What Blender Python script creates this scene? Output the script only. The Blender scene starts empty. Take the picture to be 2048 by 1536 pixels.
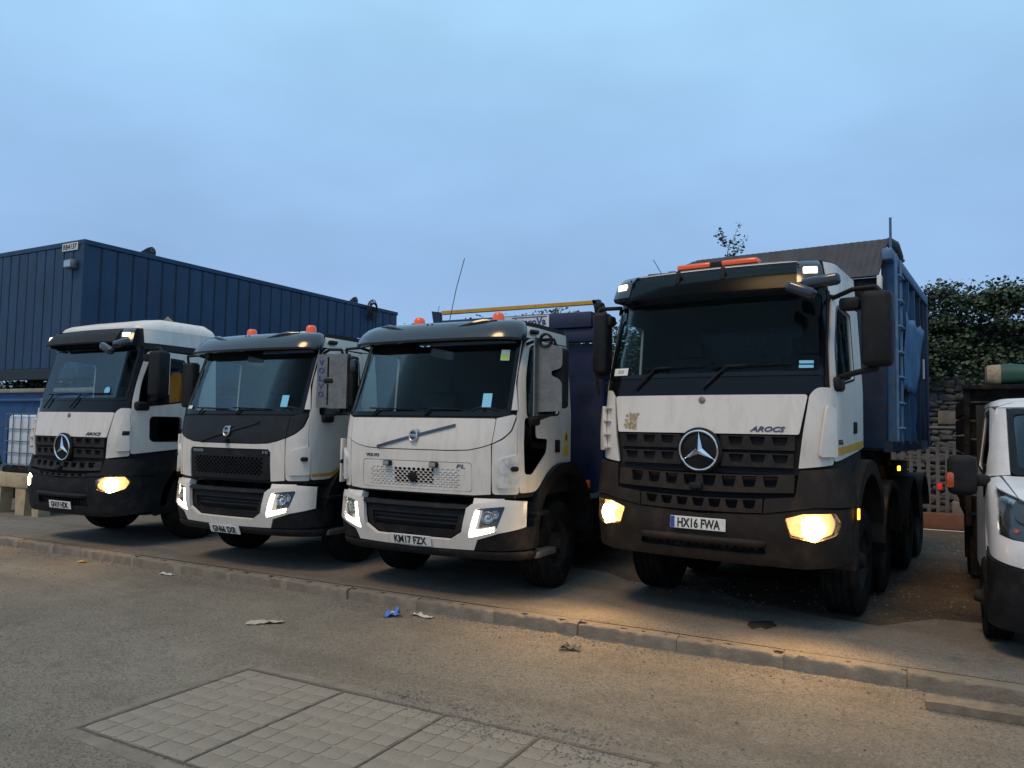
import bpy, bmesh, math, random
from mathutils import Vector, Matrix
from math import radians, sin, cos, pi
random.seed(7)
SC = bpy.context.scene
COL = SC.collection

# ------------------------------------------------------------------ camera
YAW, PITCH, ROLL, HC = radians(28.6), radians(3.4), radians(1.0), 1.76
F = Vector((-sin(YAW)*cos(PITCH), cos(YAW)*cos(PITCH), sin(PITCH)))
R0 = Vector((cos(YAW), sin(YAW), 0)); U0 = R0.cross(F)
RR = R0*cos(ROLL)+U0*sin(ROLL); UU = -R0*sin(ROLL)+U0*cos(ROLL)
cam = bpy.data.cameras.new('camera'); cam.sensor_width = 36; cam.lens = 1520/2048*36; cam.clip_end = 3000
camo = bpy.data.objects.new('camera', cam); COL.objects.link(camo)
camo.matrix_world = Matrix(((RR.x, UU.x, -F.x, 0), (RR.y, UU.y, -F.y, 0), (RR.z, UU.z, -F.z, HC), (0, 0, 0, 1)))
SC.camera = camo

# ------------------------------------------------------------------ sky (overcast dusk) and a weak warm sun lamp standing in for unseen street lamps
W = bpy.data.worlds.new('World'); SC.world = W; W.use_nodes = True
nt = W.node_tree; nd = nt.nodes; ln = nt.links
bg = nd['Background']
tc = nd.new('ShaderNodeTexCoord'); sep = nd.new('ShaderNodeSeparateXYZ'); ln.new(tc.outputs['Generated'], sep.inputs[0])
ramp = nd.new('ShaderNodeValToRGB'); ln.new(sep.outputs['Z'], ramp.inputs[0])
e = ramp.color_ramp.elements
e[0].position = 0.0; e[0].color = (.335, .505, .79, 1)
e[1].position = 1.0; e[1].color = (.46, .74, .99, 1)
for p, c in ((.10, (.325, .50, .79, 1)), (.20, (.305, .495, .79, 1)), (.34, (.33, .55, .85, 1)), (.50, (.40, .68, .97, 1))):
    x = e.new(p); x.color = c
mp = nd.new('ShaderNodeMapping'); mp.inputs['Scale'].default_value = (1, 1, 2.4); ln.new(tc.outputs['Generated'], mp.inputs[0])
nz = nd.new('ShaderNodeTexNoise'); nz.inputs['Scale'].default_value = 3.2; nz.inputs['Detail'].default_value = 4; nz.inputs['Roughness'].default_value = .5
ln.new(mp.outputs[0], nz.inputs[0])
mr = nd.new('ShaderNodeMapRange'); mr.inputs[1].default_value = .3; mr.inputs[2].default_value = .7; mr.inputs[3].default_value = .93; mr.inputs[4].default_value = 1.07
ln.new(nz.outputs[0], mr.inputs[0])
mx = nd.new('ShaderNodeVectorMath'); mx.operation = 'SCALE'; ln.new(ramp.outputs[0], mx.inputs[0]); ln.new(mr.outputs[0], mx.inputs[3])
ln.new(mx.outputs[0], bg.inputs[0]); bg.inputs[1].default_value = 1.0

sun = bpy.data.lights.new('sun', 'SUN'); sun.energy = 1.5; sun.angle = radians(16); sun.color = (1, .64, .31)
suno = bpy.data.objects.new('sun', sun); COL.objects.link(suno)
suno.rotation_euler = Vector((.10, .55, -.83)).to_track_quat('-Z', 'Y').to_euler()

SC.view_settings.view_transform = 'Standard'; SC.view_settings.look = 'None'
SC.view_settings.exposure = 0; SC.view_settings.gamma = 1; SC.view_settings.use_curve_mapping = False

# ------------------------------------------------------------------ materials
M = {}
def mat(name, col, rough=.5, metal=0, var=.0, vscale=6, bump=0, bscale=80, coat=0, dirt=None, emis=None, trans=0, spec=None, streak=0):
    m = bpy.data.materials.new(name); m.use_nodes = True; n = m.node_tree.nodes; l = m.node_tree.links
    b = n['Principled BSDF']; b.inputs['Base Color'].default_value = (*col, 1)
    b.inputs['Roughness'].default_value = rough; b.inputs['Metallic'].default_value = metal
    b.inputs['Coat Weight'].default_value = coat; b.inputs['Coat Roughness'].default_value = .08
    if spec is not None: b.inputs['Specular IOR Level'].default_value = spec
    if trans: b.inputs['Transmission Weight'].default_value = trans
    t = n.new('ShaderNodeTexCoord'); src = None
    if var or dirt:
        def noise(sc, det=5, rg=.6):
            x = n.new('ShaderNodeTexNoise'); x.inputs['Scale'].default_value = sc; x.inputs['Detail'].default_value = det
            x.inputs['Roughness'].default_value = rg; l.new(t.outputs['Object'], x.inputs[0]); return x
        a = noise(vscale)
        r = n.new('ShaderNodeMapRange'); r.inputs[1].default_value = .3; r.inputs[2].default_value = .7
        r.inputs[3].default_value = 1-var; r.inputs[4].default_value = 1+var; l.new(a.outputs[0], r.inputs[0])
        s = n.new('ShaderNodeVectorMath'); s.operation = 'SCALE'; s.inputs[0].default_value = col; l.new(r.outputs[0], s.inputs[3])
        src = s.outputs[0]
        if dirt:
            dc, amt, dsc = dirt
            a2 = noise(dsc, 8, .7)
            if streak:
                mpn = n.new('ShaderNodeMapping'); mpn.inputs['Scale'].default_value = (1, 1, streak); l.new(t.outputs['Object'], mpn.inputs[0]); l.new(mpn.outputs[0], a2.inputs[0])
            r2 = n.new('ShaderNodeMapRange'); r2.inputs[1].default_value = .48; r2.inputs[2].default_value = .78
            r2.inputs[3].default_value = 0; r2.inputs[4].default_value = amt; l.new(a2.outputs[0], r2.inputs[0])
            mxx = n.new('ShaderNodeMix'); mxx.data_type = 'RGBA'; l.new(r2.outputs[0], mxx.inputs[0])
            l.new(src, mxx.inputs[6]); mxx.inputs[7].default_value = (*dc, 1); src = mxx.outputs[2]
            r3 = n.new('ShaderNodeMapRange'); r3.inputs[1].default_value = .35; r3.inputs[2].default_value = .75
            r3.inputs[3].default_value = rough; r3.inputs[4].default_value = min(1, rough+.3); l.new(a2.outputs[0], r3.inputs[0])
            l.new(r3.outputs[0], b.inputs['Roughness'])
        l.new(src, b.inputs['Base Color'])
    if bump:
        x = n.new('ShaderNodeTexNoise'); x.inputs['Scale'].default_value = bscale; x.inputs['Detail'].default_value = 4
        l.new(t.outputs['Object'], x.inputs[0])
        bp = n.new('ShaderNodeBump'); bp.inputs['Strength'].default_value = bump; bp.inputs['Distance'].default_value = .01
        l.new(x.outputs[0], bp.inputs['Height']); l.new(bp.outputs[0], b.inputs['Normal'])
    if emis:
        b.inputs['Emission Color'].default_value = (*emis[0], 1); b.inputs['Emission Strength'].default_value = emis[1]
    M[name] = m; return m

def glassmat(name, tint, base=.5, rough=.015):
    m = bpy.data.materials.new(name); m.use_nodes = True; n = m.node_tree.nodes; l = m.node_tree.links
    n.remove(n['Principled BSDF']); out = n['Material Output']
    t = n.new('ShaderNodeBsdfTransparent'); t.inputs[0].default_value = (*tint, 1)
    g = n.new('ShaderNodeBsdfGlossy'); g.inputs['Roughness'].default_value = rough; g.inputs[0].default_value = (.95, .95, .95, 1)
    fr = n.new('ShaderNodeFresnel'); fr.inputs[0].default_value = 1.4
    mu = n.new('ShaderNodeMath'); mu.operation = 'MULTIPLY'; mu.inputs[1].default_value = base; l.new(fr.outputs[0], mu.inputs[0])
    mi = n.new('ShaderNodeMixShader'); l.new(mu.outputs[0], mi.inputs[0]); l.new(t.outputs[0], mi.inputs[1]); l.new(g.outputs[0], mi.inputs[2])
    l.new(mi.outputs[0], out.inputs[0]); M[name] = m; return m

DUST = (.20, .165, .125)
mat('white', (.69, .645, .575), .36, var=.03, vscale=2.5, coat=.25, dirt=(DUST, .30, 9), streak=.22)
mat('white_scuffed', (.64, .625, .59), .42, var=.05, vscale=9, coat=.1, dirt=((.16, .15, .14), .75, 11))
mat('offwhite', (.66, .65, .60), .45, var=.05, dirt=(DUST, .5, 10))
mat('black_plastic', (.010, .0105, .0115), .5, spec=.22, var=.2, vscale=5, bump=.08, bscale=200, dirt=(DUST, .10, 9))
mat('dusty_hazed_plastic', (.021, .0165, .0135), .58, spec=.2, var=.25, vscale=4, bump=.1, bscale=120, dirt=((.095, .068, .045), .5, 5))  # dust, with the orange headlamp flare haze put into the brown
mat('dark_bumper', (.009, .0095, .011), .5, spec=.22, var=.2, vscale=6, bump=.08, bscale=150, dirt=(DUST, .16, 7))
mat('grille_plastic', (.024, .0225, .021), .55, spec=.2, var=.2, vscale=8, dirt=((.11, .09, .07), .35, 14))
mat('gloss_black', (.006, .006, .007), .16, spec=.25)
mat('visor_plastic', (.020, .025, .033), .18, coat=.4, var=.1, vscale=4)
mat('hood_black', (.012, .0135, .0145), .4, spec=.28, var=.1, vscale=6, dirt=(DUST, .12, 11))
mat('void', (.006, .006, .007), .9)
mat('interior', (.020, .021, .023), .75, var=.2)
mat('seat_fabric', (.03, .031, .036), .9, var=.3, vscale=20)
mat('steel_grey', (.22, .215, .20), .42, metal=.75, var=.2, vscale=9, bump=.08, bscale=60, dirt=((.12, .10, .08), .5, 14))
mat('chrome', (.78, .78, .78), .12, metal=1)
mat('alu', (.5, .5, .5), .35, metal=.9, var=.15)
mat('badge_dark', (.10, .10, .11), .3, metal=.7)
mat('rubber', (.009, .0088, .0085), .9, spec=.15, var=.35, vscale=7, bump=.25, bscale=90, dirt=((.09, .07, .05), .35, 6))
mat('rim', (.028, .026, .024), .7, spec=.2, var=.3, dirt=((.08, .06, .04), .6, 9))
mat('chassis', (.009, .009, .0095), .75, spec=.15, var=.35, bump=.2, dirt=((.10, .075, .05), .6, 6))
mat('amber', (.75, .10, .02), .25, emis=((1, .10, .01), .10), coat=.4)
mat('amber_lit', (.9, .35, .05), .3, emis=((1, .38, .03), 5))
mat('amber_lens', (.34, .065, .015), .2, var=.5, vscale=30, emis=((1, .14, .01), .05), coat=.5)
mat('red_lens', (.5, .02, .02), .25, emis=((1, .03, .02), .35))
mat('lamp_warm', (1, .8, .5), .3, emis=((1, .74, .38), 40))
mat('housing_glow', (.9, .7, .4), .25, metal=.6, emis=((1, .52, .15), 1.3))  # bulb light on the housing and reflector, put in as emission
mat('lamp_white', (1, 1, 1), .3, emis=((1, .94, .78), 7))
mat('marker_lit', (1, .95, .8), .4, emis=((1, .80, .50), 2.2))
mat('plate_white', (.72, .72, .66), .4, var=.08, vscale=20, dirt=(DUST, .35, 14))
mat('plate_ink', (.012, .012, .012), .5)
mat('plate_blue', (.03, .07, .30), .4)
mat('sticker_blue', (.20, .55, .75), .5)
mat('sticker_yellow', (.75, .50, .04), .5)
mat('sticker_green', (.35, .55, .08), .5)
mat('stripe_ochre', (.55, .31, .05), .5, var=.2, vscale=20)
mat('tan_residue', (.36, .29, .17), .8, var=.4, vscale=40)
mat('navy', (.0035, .012, .055), .45, var=.25, vscale=3, coat=.1, dirt=((.03, .035, .05), .6, 4))
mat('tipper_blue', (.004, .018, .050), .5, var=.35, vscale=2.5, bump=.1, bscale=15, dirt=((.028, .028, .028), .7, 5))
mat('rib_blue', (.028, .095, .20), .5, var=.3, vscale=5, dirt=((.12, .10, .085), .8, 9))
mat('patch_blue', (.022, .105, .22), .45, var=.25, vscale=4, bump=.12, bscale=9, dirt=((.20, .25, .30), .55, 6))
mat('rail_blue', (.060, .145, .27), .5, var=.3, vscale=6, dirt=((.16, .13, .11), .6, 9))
mat('tarp_grey', (.062, .064, .070), .75, var=.15, vscale=4, bump=.1, bscale=40, dirt=((.04, .04, .042), .5, 5))
mat('beam_yellow', (.50, .28, .03), .5, var=.15, dirt=((.08, .07, .05), .6, 12))
mat('sign_white', (.62, .62, .60), .5, var=.06)
mat('sign_ink', (.02, .05, .18), .5)
mat('cabin_blue', (.0085, .042, .098), .5, var=.2, vscale=1.2, bump=.08, bscale=5, dirt=((.022, .045, .065), .75, 3.5), streak=.3)
mat('cabin_dark', (.010, .016, .024), .6, var=.3)
mat('skip_blue', (.010, .075, .22), .5, var=.25, vscale=3, dirt=((.16, .12, .08), .6, 5))
mat('skip_rim', (.27, .26, .21), .6, var=.3, vscale=6)
mat('tank_white', (.56, .62, .66), .45, var=.06, vscale=3)
mat('cage', (.16, .17, .18), .5, metal=.6, var=.2)
mat('cream_plastic', (.44, .35, .21), .6, var=.15, vscale=3, dirt=((.10, .08, .055), .7, 4))
mat('fence_steel', (.13, .127, .122), .6, metal=.2, var=.25, vscale=5, dirt=((.16, .09, .05), .5, 7))
mat('stone', (.098, .095, .088), .9, var=.45, vscale=3, bump=.5, bscale=25, dirt=((.06, .065, .05), .6, 6))
mat('mortar', (.055, .052, .046), .95, var=.3, vscale=8, bump=.6, bscale=30)
mat('red_board', (.16, .062, .034), .8, var=.3, vscale=4, dirt=((.12, .08, .06), .6, 6))
mat('white_line', (.60, .58, .52), .7, var=.2, vscale=12)
mat('kerbstone', (.19, .16, .122), .92, var=.22, vscale=4, bump=.9, bscale=38, dirt=((.10, .087, .07), .8, 5))
mat('infill', (.242, .208, .160), .92, var=.3, vscale=3.5, bump=.8, bscale=60, dirt=((.15, .132, .11), .75, 9))
mat('rib_steel', (.10, .085, .07), .7, metal=.3, var=.3, vscale=15)
mat('timber', (.16, .13, .095), .9, var=.35, vscale=9, bump=.5, bscale=40)
mat('paper_tan', (.42, .36, .26), .9, var=.15)
mat('paper_white', (.52, .50, .46), .9, var=.1)
mat('wrapper_blue', (.06, .18, .55), .4, var=.15)
mat('grit', (.15, .135, .115), .95, var=.7, vscale=40)
mat('green_roll', (.006, .055, .034), .55, var=.25, vscale=6, bump=.25, bscale=25)
mat('hessian', (.30, .24, .16), .95, var=.3, vscale=25, bump=.6, bscale=80)
mat('van_white', (.66, .66, .655), .3, coat=.4, var=.03, dirt=((.25, .22, .18), .3, 7))
mat('hivis', (.75, .26, .02), .7, var=.15, emis=((1, .3, .02), .03))  # faint glow added to the jacket cloth, which is no lamp
mat('bark', (.09, .075, .055), .95, var=.3, vscale=12, bump=.5)
mat('leaf', (.050, .078, .040), .6, var=.45, vscale=2.2)
mat('leaf_light', (.080, .115, .058), .55, var=.4, vscale=3)
mat('leaf_shade', (.012, .020, .011), .75, var=.4, vscale=2)  # leaf copy with the hedge's inner shade put into the colour
mat('hole_dirt', (.03, .02, .014), .95, var=.3)
mat('lens_inner', (.55, .55, .53), .18, metal=.9)
mat('lens_dark', (.05, .052, .055), .2, metal=.5, coat=.5)
mat('cable', (.012, .012, .013), .6)
glassmat('glass', (.82, .89, .89), .16); glassmat('glass_dark', (.30, .31, .32), .3); glassmat('lens_glass', (.96, .96, .96)); glassmat('smoke', (.40, .44, .44), .16, .2)
glassmat('van_glass', (.80, .86, .88))

def ground_mat(name, c1, c2, c3, speck, spsc=95, bumpst=.55, stain=(.09, .075, .06), rough=.9, crack=0):
    m = bpy.data.materials.new(name); m.use_nodes = True; n = m.node_tree.nodes; l = m.node_tree.links
    b = n['Principled BSDF']; b.inputs['Roughness'].default_value = rough; b.inputs['Specular IOR Level'].default_value = .3
    t = n.new('ShaderNodeTexCoord')
    def noise(sc, det, rg=.6):
        x = n.new('ShaderNodeTexNoise'); x.inputs['Scale'].default_value = sc; x.inputs['Detail'].default_value = det; x.inputs['Roughness'].default_value = rg
        l.new(t.outputs['Object'], x.inputs[0]); return x.outputs[0]
    def mr(v, a, bb, c=0, d=1):
        x = n.new('ShaderNodeMapRange'); l.new(v, x.inputs[0])
        for i, q in enumerate((a, bb, c, d)): x.inputs[i+1].default_value = q
        return x.outputs[0]
    def mix(f, a, bb):
        x = n.new('ShaderNodeMix'); x.data_type = 'RGBA'; l.new(f, x.inputs[0])
        for i, q in ((6, a), (7, bb)):
            if isinstance(q, tuple): x.inputs[i].default_value = (*q, 1)
            else: l.new(q, x.inputs[i])
        return x.outputs[2]
    big = noise(.45, 5); mid = noise(2.6, 7, .7); fine = noise(spsc, 3, .7)
    c = mix(mr(big, .35, .65), c1, c2)
    c = mix(mr(mid, .48, .70, 0, .85), c, c3)
    v = n.new('ShaderNodeTexVoronoi'); v.inputs['Scale'].default_value = spsc*.55; l.new(t.outputs['Object'], v.inputs[0])
    sp = n.new('ShaderNodeSeparateColor'); l.new(v.outputs['Color'], sp.inputs[0])
    c = mix(mr(sp.outputs[0], .80, .86, 0, .5), c, speck)
    c = mix(mr(sp.outputs[1], .78, .84, 0, .6), c, stain)
    c = mix(mr(fine, .3, .7, .0, .35), c, stain)
    st = noise(1.1, 9, .75); c = mix(mr(st, .56, .70, 0, .6), c, stain)
    sp2 = noise(14, 6, .8); c = mix(mr(sp2, .66, .74, 0, .7), c, stain); lt = noise(.8, 6, .7); c = mix(mr(lt, .54, .7, 0, .35), c, speck)
    mpn = n.new('ShaderNodeMapping'); mpn.inputs['Scale'].default_value = (.12, 1.5, 1); l.new(t.outputs['Object'], mpn.inputs[0])
    wn = n.new('ShaderNodeTexNoise'); wn.inputs['Scale'].default_value = 1.3; wn.inputs['Detail'].default_value = 6; l.new(mpn.outputs[0], wn.inputs[0])
    c = mix(mr(wn.outputs[0], .50, .68, 0, .42), c, stain)
    l.new(c, b.inputs['Base Color'])
    bp = n.new('ShaderNodeBump'); bp.inputs['Strength'].default_value = bumpst; bp.inputs['Distance'].default_value = .012
    ad = n.new('ShaderNodeMath'); ad.operation = 'ADD'; l.new(fine, ad.inputs[0]); l.new(mr(v.outputs['Distance'], 0, .6), ad.inputs[1])
    a2 = n.new('ShaderNodeMath'); a2.operation = 'ADD'; l.new(ad.outputs[0], a2.inputs[0]); l.new(mid, a2.inputs[1])
    l.new(a2.outputs[0], bp.inputs['Height']); l.new(bp.outputs[0], b.inputs['Normal'])
    M[name] = m
ground_mat('asphalt', (.240, .205, .155), (.302, .262, .202), (.196, .167, .126), (.37, .33, .265), 120, 1.0, (.122, .102, .077))
ground_mat('concrete', (.245, .218, .18), (.205, .18, .148), (.15, .128, .102), (.28, .255, .215), 150, .5, (.09, .075, .06))
ground_mat('dirt', (.115, .082, .055), (.090, .064, .043), (.14, .105, .073), (.18, .145, .11), 60, .9, (.05, .036, .025), .95)

# ------------------------------------------------------------------ mesh helpers
class MB:
    def __init__(s): s.v = []; s.f = []
    def add(s, vs, fs, m=None):
        o = len(s.v)
        s.v += [tuple(m @ Vector(p)) if m else tuple(p) for p in vs]
        s.f += [tuple(i+o for i in q) for q in fs]; return s
    def box(s, x0, x1, y0, y1, z0, z1, m=None):
        return s.add([(x, y, z) for x in (x0, x1) for y in (y0, y1) for z in (z0, z1)],
              [(0, 1, 3, 2), (4, 6, 7, 5), (0, 4, 5, 1), (2, 3, 7, 6), (0, 2, 6, 4), (1, 5, 7, 3)], m)
    def rbox(s, x0, x1, y0, y1, z0, z1, b=.02, seg=2, m=None):
        (x0, x1), (y0, y1), (z0, z1) = sorted((x0, x1)), sorted((y0, y1)), sorted((z0, z1))
        bm = bmesh.new(); bmesh.ops.create_cube(bm, size=1)
        for v in bm.verts: v.co = Vector(((x0+x1)/2+v.co.x*(x1-x0), (y0+y1)/2+v.co.y*(y1-y0), (z0+z1)/2+v.co.z*(z1-z0)))
        bmesh.ops.bevel(bm, geom=bm.edges[:], offset=min(b, .49*min(abs(x1-x0), abs(y1-y0), abs(z1-z0))), segments=seg, affect='EDGES', profile=.5)
        bm.verts.index_update(); s.add([v.co.copy() for v in bm.verts], [[v.index for v in q.verts] for q in bm.faces], m); bm.free(); return s
    def cyl(s, p0, p1, r0, r1=None, n=12, cap=True, m=None):
        r1 = r0 if r1 is None else r1
        p0, p1 = Vector(p0), Vector(p1); d = (p1-p0).normalized()
        a = d.orthogonal().normalized(); b = d.cross(a)
        vs = []; fs = []
        for p, r in ((p0, r0), (p1, r1)):
            vs += [p+a*r*cos(2*pi*i/n)+b*r*sin(2*pi*i/n) for i in range(n)]
        fs = [(i, (i+1) % n, n+(i+1) % n, n+i) for i in range(n)]
        if cap: fs += [tuple(range(n-1, -1, -1)), tuple(range(n, 2*n))]
        return s.add(vs, fs, m)
    def tube(s, pts, r, n=8, m=None):
        pts = [Vector(p) for p in pts]; vs = []; fs = []; up = None
        for i, p in enumerate(pts):
            d = (pts[min(i+1, len(pts)-1)]-pts[max(i-1, 0)]).normalized()
            if up is None: up = d.orthogonal().normalized()
            up = (up-d*up.dot(d)).normalized(); b = d.cross(up); rr = r[i] if isinstance(r, (list, tuple)) else r
            vs += [p+up*rr*cos(2*pi*k/n)+b*rr*sin(2*pi*k/n) for k in range(n)]
        for i in range(len(pts)-1):
            fs += [(i*n+k, i*n+(k+1) % n, (i+1)*n+(k+1) % n, (i+1)*n+k) for k in range(n)]
        fs += [tuple(range(n-1, -1, -1)), tuple(range((len(pts)-1)*n, len(pts)*n))]
        return s.add(vs, fs, m)
    def lathe(s, prof, n=32, m=None, closed=False):       # profile (r, h) about local z
        vs = [(r*cos(2*pi*i/n), r*sin(2*pi*i/n), h) for r, h in prof for i in range(n)]
        k = len(prof); fs = []
        for j in range(k if closed else k-1):
            j2 = (j+1) % k
            fs += [(j*n+i, j*n+(i+1) % n, j2*n+(i+1) % n, j2*n+i) for i in range(n)]
        if not closed:
            fs += [tuple(range(n-1, -1, -1)), tuple((k-1)*n+i for i in range(n))]
        return s.add(vs, fs, m)
    def prism(s, poly, h0, h1, m=None):                   # polygon in local xy, extruded in z
        n = len(poly)
        vs = [(x, y, h0) for x, y in poly]+[(x, y, h1) for x, y in poly]
        fs = [(i, (i+1) % n, n+(i+1) % n, n+i) for i in range(n)]+[tuple(range(n-1, -1, -1)), tuple(range(n, 2*n))]
        return s.add(vs, fs, m)
    def mesh(s, name='m', smooth=True, ang=35, recalc=True):
        me = bpy.data.meshes.new(name); me.from_pydata(s.v, [], s.f)
        finish(me, smooth, ang, recalc); return me
    def build(s, name, material, parent=None, smooth=True, ang=35, recalc=True):
        return obj(name, s.mesh(name, smooth, ang, recalc), material, parent)

def finish(me, smooth=True, ang=35, recalc=True):
    if recalc:
        bm = bmesh.new(); bm.from_mesh(me); bmesh.ops.recalc_face_normals(bm, faces=bm.faces[:]); bm.to_mesh(me); bm.free()
    if smooth:
        me.polygons.foreach_set('use_smooth', [True]*len(me.polygons)); me.set_sharp_from_angle(angle=radians(ang))
    me.update()

def obj(name, me, material=None, parent=None):
    o = bpy.data.objects.new(name, me); COL.objects.link(o)
    if material and not me.materials: me.materials.append(M[material] if isinstance(material, str) else material)
    if parent: o.parent = parent
    return o
def empty(name, loc, rz, label, cat, group=None):
    o = bpy.data.objects.new(name, None); COL.objects.link(o); o.location = loc; o.rotation_euler = (0, 0, rz); o.empty_display_size = .3
    return tag(o, label, cat, group)
def tag(o, label, cat, group=None):
    o['label'] = label; o['category'] = cat
    if group: o['group'] = group
    return o
def struct(o): o['kind'] = 'structure'; return o
def stuff(o): o['kind'] = 'stuff'; return o

def text(name, s, size, depth, material, parent, mtx, sx=1, shear=0, bold=0, width=None):
    cu = bpy.data.curves.new('t', 'FONT'); cu.body = s; cu.size = size; cu.extrude = depth; cu.align_x = 'CENTER'; cu.align_y = 'CENTER'
    cu.shear = shear; cu.offset = bold; cu.resolution_u = 3
    t = bpy.data.objects.new('t', cu); COL.objects.link(t)
    bpy.context.view_layer.update()
    me = bpy.data.meshes.new_from_object(t.evaluated_get(bpy.context.evaluated_depsgraph_get()))
    bpy.data.objects.remove(t); bpy.data.curves.remove(cu)
    xs = [v.co.x for v in me.vertices]
    if width and xs: sx = width/(max(xs)-min(xs))
    cx = (max(xs)+min(xs))/2; ys = [v.co.y for v in me.vertices]; cy = (max(ys)+min(ys))/2
    me.transform(mtx @ Matrix.Diagonal((sx, 1, 1, 1)) @ Matrix.Translation((-cx, -cy, 0))); me.materials.clear()
    return obj(name, me, material, parent)
def frontM(x, y, z): return Matrix.Translation((x, y, z)) @ Matrix.Rotation(pi/2, 4, 'X')
def sideM(x, y, z): return Matrix.Translation((x, y, z)) @ Matrix(((0, 0, 1, 0), (1, 0, 0, 0), (0, 1, 0, 0), (0, 0, 0, 1)))   # text on a +x face

def pw(pts):
    def f(z):
        if z <= pts[0][0]: return pts[0][1]
        for (a, fa), (b, fb) in zip(pts, pts[1:]):
            if z <= b: return fa+(fb-fa)*(z-a)/(b-a)
        return pts[-1][1]
    return f

class Surf:
    """skin of a vehicle front: plan outline (bowed front, rounded corners, straight sides) swept up with a lean"""
    def __init__(s, Wd, xc, r, bow, D, yf, ws=None):
        s.yf = pw(yf); s.ws = pw(ws or [(0, 1)])
        P = [(xc*i/40, bow*(xc*i/40/Wd)**2) for i in range(41)]
        y0 = P[-1][1]; sl = 2*bow*xc/Wd**2
        a, b, c = (xc, y0), (Wd, y0+sl*(Wd-xc)), (Wd, y0+sl*(Wd-xc)+r)
        for i in range(1, 31):
            t = i/30; P.append(tuple((1-t)**2*a[k]+2*t*(1-t)*b[k]+t*t*c[k] for k in (0, 1)))
        n = 60; y1 = P[-1][1]
        for i in range(1, n+1): P.append((Wd, y1+(D-y1)*i/n))
        s.P = P; s.L = [0]
        for p, q in zip(P, P[1:]): s.L.append(s.L[-1]+math.hypot(q[0]-p[0], q[1]-p[1]))
        s.sf0 = s.L[40]; s.sc = s.L[70]; s.end = s.L[-1]
    def plan(s, a):
        lo, hi = 0, len(s.L)-1
        if a >= s.end: return s.P[-1]
        while hi-lo > 1:
            m = (lo+hi)//2
            if s.L[m] <= a: lo = m
            else: hi = m
        t = (a-s.L[lo])/(s.L[hi]-s.L[lo]); p, q = s.P[lo], s.P[hi]
        return (p[0]+(q[0]-p[0])*t, p[1]+(q[1]-p[1])*t)
    def base(s, u, z):
        a = abs(u); x, y = s.plan(a); k = 1 if a <= s.sc else max(0, (s.end-a)/(s.end-s.sc))
        return Vector((math.copysign(x*s.ws(z), u), y+s.yf(z)*k, z))
    def frame(s, u, z):
        e = .012
        u = max(-s.end+e, min(s.end-e, u))
        du = (s.base(u+e, z)-s.base(u-e, z)).normalized(); dz = (s.base(u, z+e)-s.base(u, z-e)).normalized()
        return du, dz, du.cross(dz).normalized()
    def at(s, u, z, off=0): return s.base(u, z)+s.frame(u, z)[2]*off
    def _solve(s, fn, lo, hi):
        for _ in range(34):
            m = (lo+hi)/2
            if fn(m) < 0: lo = m
            else: hi = m
        return lo
    def fx(s, x, z): return math.copysign(s._solve(lambda a: s.base(a, z).x-abs(x), 0, s.sc), x)
    def sy(s, y, z): return s._solve(lambda a: s.base(a, z).y-y, s.sf0*.5, s.end)
    def pts(s, poly):
        o = []
        for k, a, z in poly:
            o.append((s.fx(a, z) if k == 'f' else s.sy(a, z) if k == 's' else -s.sy(a, z) if k == 'l' else a, z))
        return o
    def mtx(s, u, z, off):
        du, dz, n = s.frame(u, z); p = s.at(u, z, off)
        return Matrix(((du.x, dz.x, n.x, p.x), (du.y, dz.y, n.y, p.y), (du.z, dz.z, n.z, p.z), (0, 0, 0, 1)))

def rnd(poly, r, n=4):
    out = []; N = len(poly)
    for i in range(N):
        p0, p, p1 = Vector(poly[i-1]), Vector(poly[i]), Vector(poly[(i+1) % N])
        rr = r[i] if isinstance(r, (list, tuple)) else r
        a, b = p0-p, p1-p
        if rr <= 0 or a.length < 1e-6 or b.length < 1e-6: out.append(tuple(p)); continue
        d = min(rr, a.length*.48, b.length*.48); A = p+a.normalized()*d; B = p+b.normalized()*d
        for k in range(n+1):
            t = k/n; out.append(tuple(A*(1-t)**2+p*2*t*(1-t)+B*t*t))
    return out
def mir(poly): return [(-a, b) for a, b in reversed(poly)]
def ins(poly, d):
    cx = sum(p[0] for p in poly)/len(poly); cz = sum(p[1] for p in poly)/len(poly)
    w = max(p[0] for p in poly)-min(p[0] for p in poly); h = max(p[1] for p in poly)-min(p[1] for p in poly)
    return [(cx+(p[0]-cx)*(1-2*d/w), cz+(p[1]-cz)*(1-2*d/h)) for p in poly]

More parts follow.
